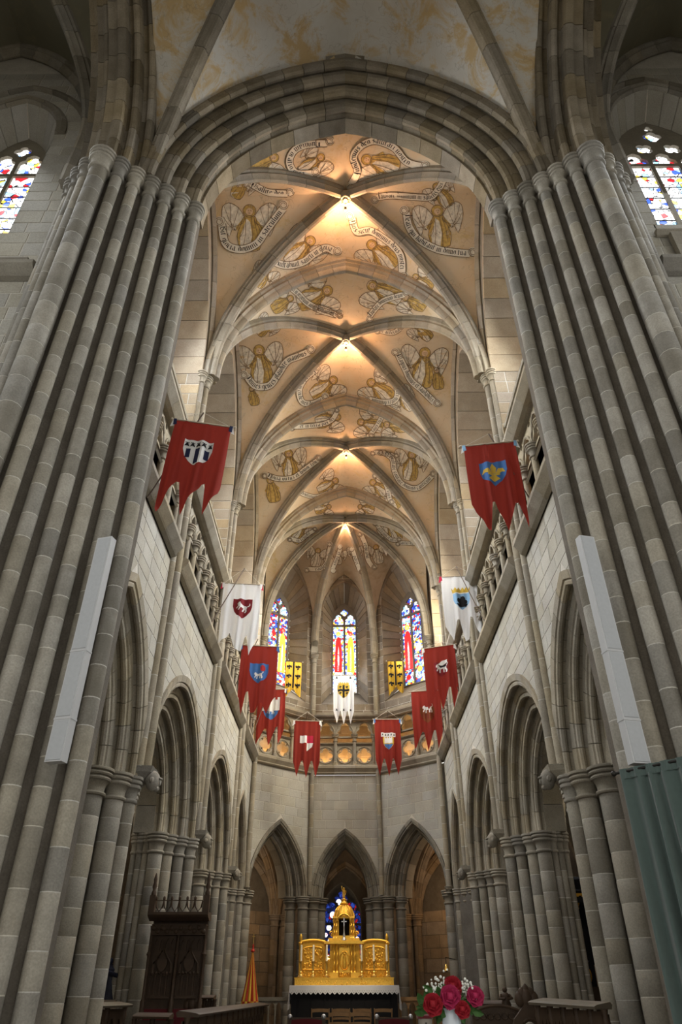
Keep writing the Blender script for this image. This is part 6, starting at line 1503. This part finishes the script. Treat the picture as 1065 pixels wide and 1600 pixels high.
for k, x in enumerate((bp(225, 900).x, bp(225, 900).x+.55, bp(225, 900).x+1.7)):
    c = MB().rev([(.10, zz(1120)), (.12, zz(1110)), (.085, zz(1090)), (.08, zz(720)), (.10, zz(700)), (.08, zz(695)), (.13, zz(655))], (x, YB+.05, 0), 12).make('column', M['marble'], t, .8)
    MB().tube([(x+.088*math.cos(i*.5), YB+.05+.088*math.sin(i*.5), zz(1090)+(zz(720)-zz(1090))*i/60) for i in range(61)], .012, 4).make('spiral_vine', M['silver'], c, .9)
    MB().rev([(.085, zz(715)), (.12, zz(690)), (.10, zz(685)), (.15, zz(655))], (x, YB+.05, 0), 8).make('gilt_capital', M['gold_d'], c, .8)
    MB().box((x, YB+.05, (zz(1130)+zz(1310))/2), (.34, .4, zz(1130)-zz(1310))).make('column_pedestal', M['black'], t)
    MB().tube([(x+.06*math.cos(a), YB-.17, zz(1222)+.13*math.sin(a)) for a in [2*PI*i/20 for i in range(21)]], .014, 6).make('gilt_frame', M['gold'], t, .9); MB().blob((x, YB-.16, zz(1222)), .05, 8, 6, (.7, .4, 1.8)).make('gilt_ornament', M['gold'], t, 3)
MB().box(((xa+xb)/2+.1, YB+.1, zz(1310)/2), (xb-xa, .9, zz(1310))).make('altar_base', M['wood'], t); MB().tube([(xa+.75+.05*math.cos(a), YB-.36, zz(1382)+.05*math.sin(a)) for a in [2*PI*i/14 for i in range(15)]], .012, 5).make('rosette', M['silver'], t, .9)
MB().rev([(.22, zz(575)), (.24, zz(560)), (.12, zz(540)), (.2, zz(500)), (.22, zz(470)), (.1, zz(445)), (.02, zz(440))], (bp(215, 500).x, YB+.2, 0), 12).make('urn', M['black'], t, .8)

# ------------------------------------------------------------------ flower vase, votive lantern, bell
M['vase'] = flat('pale_vase_glass', (.62, .68, .74), .25, noise=.05, spec=.5); M['rose_r'] = flat('red_petal', (.27, .010, .018), .7, noise=.2, scale=40); M['rose_p'] = flat('pink_petal', (.33, .018, .07), .7, noise=.2, scale=40)
M['leaf'] = flat('leaf_green', (.05, .12, .03), .6, noise=.35, scale=30); M['babys'] = flat('white_blossom', (.75, .75, .68), .8); M['pedestal'] = flat('dark_stand', (.03, .025, .02), .6)
YF = 6.0
fp = lambda px, py, dy=0: on_y(YF+dy, px, py)
b0 = fp(704, 1578); st = thing('flower_stand', 'dark stand holding the flower vase at the lower edge', 'stand', (b0.x, YF, 0)); zvb = b0.z-.24
MB().rev([(.16, 0), (.16, .03), (.04, .08), (.03, zvb-.1), (.12, zvb-.03), (.14, zvb)], (b0.x, YF, 0), 12).make('stand_column', M['pedestal'], st, .8)
t = thing('flower_vase', 'pale glass vase with red and pink roses and white sprays', 'vase', (b0.x, YF, zvb))
MB().rev([(.045, 0), (.05, .02), (.06, .08), (.068, .15), (.06, .2), (.052, .235), (.062, .25), (.056, .25), (.048, .22)], (b0.x, YF, zvb), 16, capped=False).make('vase_body', M['vase'], t, .9)
for k, (px, py, r, mt, dy) in enumerate(((676, 1569, .064, 'rose_r', -.1), (703, 1557, .068, 'rose_p', -.08), (707, 1541, .062, 'rose_r', .02), (742, 1556, .058, 'rose_p', .0), (722, 1577, .05, 'rose_r', -.1), (690, 1576, .05, 'rose_r', .1))):
    c = fp(px, py, dy); mb = MB(); rs = random.Random(k)
    bl = MB().blob(c, r*.5, 10, 8).make('rose_bloom', M[mt], t, 3)
    for ring, (n_, rr, tilt) in enumerate(((4, .45, 1.35), (5, .66, 1.05), (6, .9, .7), (6, 1.05, .35))):
        for i in range(n_):
            a = 2*PI*i/n_+ring*.6; ax = Vector((math.cos(a), -.35+.2*math.sin(a), math.sin(a))); sd = Vector((-math.sin(a), 0, math.cos(a))); outw = Vector((0, -1, .25))
            V = []
            for q1 in (-1, -.5, 0, .5, 1):
                for q2 in (0, .5, 1):
                    P = c+ax*(r*rr*(.25+.75*q2*math.cos(tilt*.5)))+sd*(r*rr*.62*q1*(1-.25*q2*q2))+outw*(r*.55*q2*math.sin(tilt)-r*.18*q1*q1-(.3*r*ring*.3)); V.append(P)
            F = [(i1*3+j1, i1*3+j1+1, i1*3+j1+4, i1*3+j1+3) for i1 in range(4) for j1 in range(2)]
            mk('petal', V, F, M[mt], bl, 3)
    MB().tube([c+Vector((0, .02, -.03)), (c+Vector((b0.x, YF, zvb+.3)))/2+Vector((0, 0, .0)), Vector((b0.x, YF, zvb+.2))], .006, 5).make('stem', M['leaf'], t, .9)
rs = random.Random(5)
for k in range(46):
    px, py = rs.uniform(662, 738), rs.uniform(1552, 1585); c = fp(px, py, rs.uniform(-.05, .12)); a = rs.uniform(0, 6.28); l = rs.uniform(.06, .11); d1 = Vector((math.cos(a), rs.uniform(-.6, .2), math.sin(a)*.8)).normalized(); d2 = d1.cross(Vector((0, 1, .3))).normalized()
    V = [c, c+d1*l*.3+d2*l*.26, c+d1*l*.7+d2*l*.22, c+d1*l, c+d1*l*.7-d2*l*.22, c+d1*l*.3-d2*l*.26, c+d1*l*.5+Vector((0, .015, .01))]
    mk('leaf', V, [(0, 1, 6), (1, 2, 6), (2, 3, 6), (3, 4, 6), (4, 5, 6), (5, 0, 6)], M['leaf'], t)
for k, (cx, cy, n_) in enumerate(((680, 1543, 34), (690, 1533, 14), (722, 1547, 26), (731, 1540, 22), (704, 1532, 6), (672, 1552, 10), (733, 1553, 10))):
    mb = MB(); cc = fp(cx, cy, .05)
    for _ in range(n_):
        q = cc+Vector((rs.gauss(0, .028), rs.gauss(0, .03), rs.gauss(0, .03))); mb.blob(q, rs.uniform(.006, .011), 5, 4)
    o = mb.make('blossom_spray', M['babys'], t, 3); o['kind'] = 'stuff'
    for _ in range(5): MB().tube([Vector((b0.x, YF, zvb+.2)), cc+Vector((rs.gauss(0, .03), 0, -.02))], .0025, 4).make('spray_stem', M['leaf'], t)
p = on_y(7.2, 664, 1596); t = thing('votive_lantern', 'small dark glass lantern with a cross beside the flowers', 'lantern', (p.x, 7.2, 0)); x = p.x; z = p.z
M['lglass'] = flat('smoky_glass', (.25, .22, .18), .2, noise=.1)
MB().rev([(.10, 0), (.10, .02), (.02, .06), (.018, z-.22), (.07, z-.18), (.07, z-.16)], (x, 7.2, 0), 10).make('stand', M['pedestal'], t, .8)
MB().rev([(.055, z-.16), (.06, z+.02)], (x, 7.2, 0), 14).make('glass_body', M['lglass'], t, .9); MB().rev([(.068, z+.02), (.07, z+.04), (.05, z+.05), (.02, z+.06)], (x, 7.2, 0), 14).make('lid', M['velvet'], t, .9)
MB().box((x, 7.135, z-.05), (.012, .006, .09)).make('cross_upright', M['pedestal'], t); MB().box((x, 7.135, z-.035), (.05, .006, .012)).make('cross_arm', M['pedestal'], t)
p = on_y(27.0, 697, 1510); t = thing('altar_bell', 'small brass bell on a bracket by the right apse arch', 'bell', p)
MB().rev([(.10, -.12), (.09, -.09), (.06, -.02), (.05, .04), (.02, .07)], p, 12).make('bell_body', M['brass'], t, .9); MB().tube([p+Vector((0, 0, .06)), p+Vector((0, .1, .25)), p+Vector((.35, .3, .2))], .012, 5).make('bracket', M['iron'], t, .9); MB().blob(p+Vector((0, 0, -.13)), .025, 6, 5).make('clapper', M['iron'], t, 3)

# ------------------------------------------------------------------ loudspeaker columns and the green curtain
M['spk'] = flat('grey_speaker_grille', (.42, .43, .44), .7, noise=.08, scale=25); M['spk_e'] = flat('pale_speaker_trim', (.48, .48, .48), .6, noise=.04)
for s, (cx0, cy0), (cx1, cy1) in ((-1, (162, 842), (93, 1193)), (1, (920, 840), (990, 1196))):
    a, b = on_y(7.50, cx0, cy0), on_y(7.50, cx1, cy1); x = (a.x+b.x)/2; t = thing('line_speaker', 'long pale column loudspeaker fixed to the %s crossing pier' % ORD[s], 'loudspeaker', (x, 7.5, b.z), 'column loudspeakers')
    zs_ = [b.z, b.z+(a.z-b.z)*.165, b.z+(a.z-b.z)*.445, a.z]; rz = s*.25
    for k in range(3):
        z0, z1 = zs_[k]+.008, zs_[k+1]-.008; C, S_ = math.cos(rz), math.sin(rz)
        bd = MB().box((x, 7.5, (z0+z1)/2), (.205, .11, z1-z0), rz).make('speaker_body', M['spk_e'], t)
        R = lambda u, v: (x+u*C-v*S_, 7.5+u*S_+v*C)
        V = [(*R(-.085, -.062), z0+.02), (*R(.085, -.062), z0+.02), (*R(.085, -.062), z1-.02), (*R(-.085, -.062), z1-.02)]; V2 = [(*R(-.092, -.054), z0+.01), (*R(.092, -.054), z0+.01), (*R(.092, -.054), z1-.01), (*R(-.092, -.054), z1-.01)]
        mk('grille', V+V2, [(0, 1, 2, 3), (0, 4, 5, 1), (1, 5, 6, 2), (2, 6, 7, 3), (3, 7, 4, 0)], M['spk'], bd)
    for zz_ in zs_[1:3]: MB().box((x, 7.5, zz_), (.215, .12, .02), rz).make('joint_band', M['spk_e'], t)
M['curt'] = flat('green_velvet', (.075, .105, .095), .95, noise=.12, scale=20, sheen=.4)
zc = 3.56; P0, P1 = on_z(zc, 968, 1207), on_z(zc, 1065, 1187); U = (P1-P0).normalized(); Lc = 2.3; nn = Vector((U.y, -U.x, 0))
if nn.dot(CAM-P0) < 0: nn = -nn
t = thing('green_curtain', 'dark green pleated curtain hanging before the right crossing pier', 'curtain', (P0.x, P0.y, 0))
V = []; F = []; nu, nv = 190, 16
for i in range(nu+1):
    u = i/nu
    for j in range(nv+1):
        v = j/nv; z = zc-.06-v*(zc-.14); am = .025+.045*min(1, v*2.2)
        w_ = math.sin(u*92+.8*math.sin(u*9)+.5*math.sin(v*2+u*5))+.45*math.sin(u*131+1.7)
        V.append(P0+U*(Lc*u+.012*v*math.sin(u*40))+nn*(w_*am)+Vector((0, 0, z-P0.z)))
for i in range(nu):
    for j in range(nv): F.append((i*(nv+1)+j, i*(nv+1)+j+1, (i+1)*(nv+1)+j+1, (i+1)*(nv+1)+j))
mk('curtain_cloth', V, F, M['curt'], t, 3)
V = []; F = []
for i in range(nu+1):
    u = i/nu
    for j in range(3): V.append(P0+U*(Lc*u)+nn*(.012*math.sin(u*92+.8*math.sin(u*9))+.006*math.sin(u*260)+.012)+Vector((0, 0, zc-.075+.05*j-P0.z)))
for i in range(nu):
    for j in range(2): F.append((i*3+j, i*3+j+1, i*3+j+4, i*3+j+3))
mk('heading_ruffle', V, F, M['curt'], t, 3)
MB().tube([P0-U*.06, P0+U*(Lc+.05)], .016, 8).make('curtain_rod', M['iron'], t, .9); MB().blob(P0-U*.07, .03, 8, 6).make('rod_knob', M['iron'], t, 3)
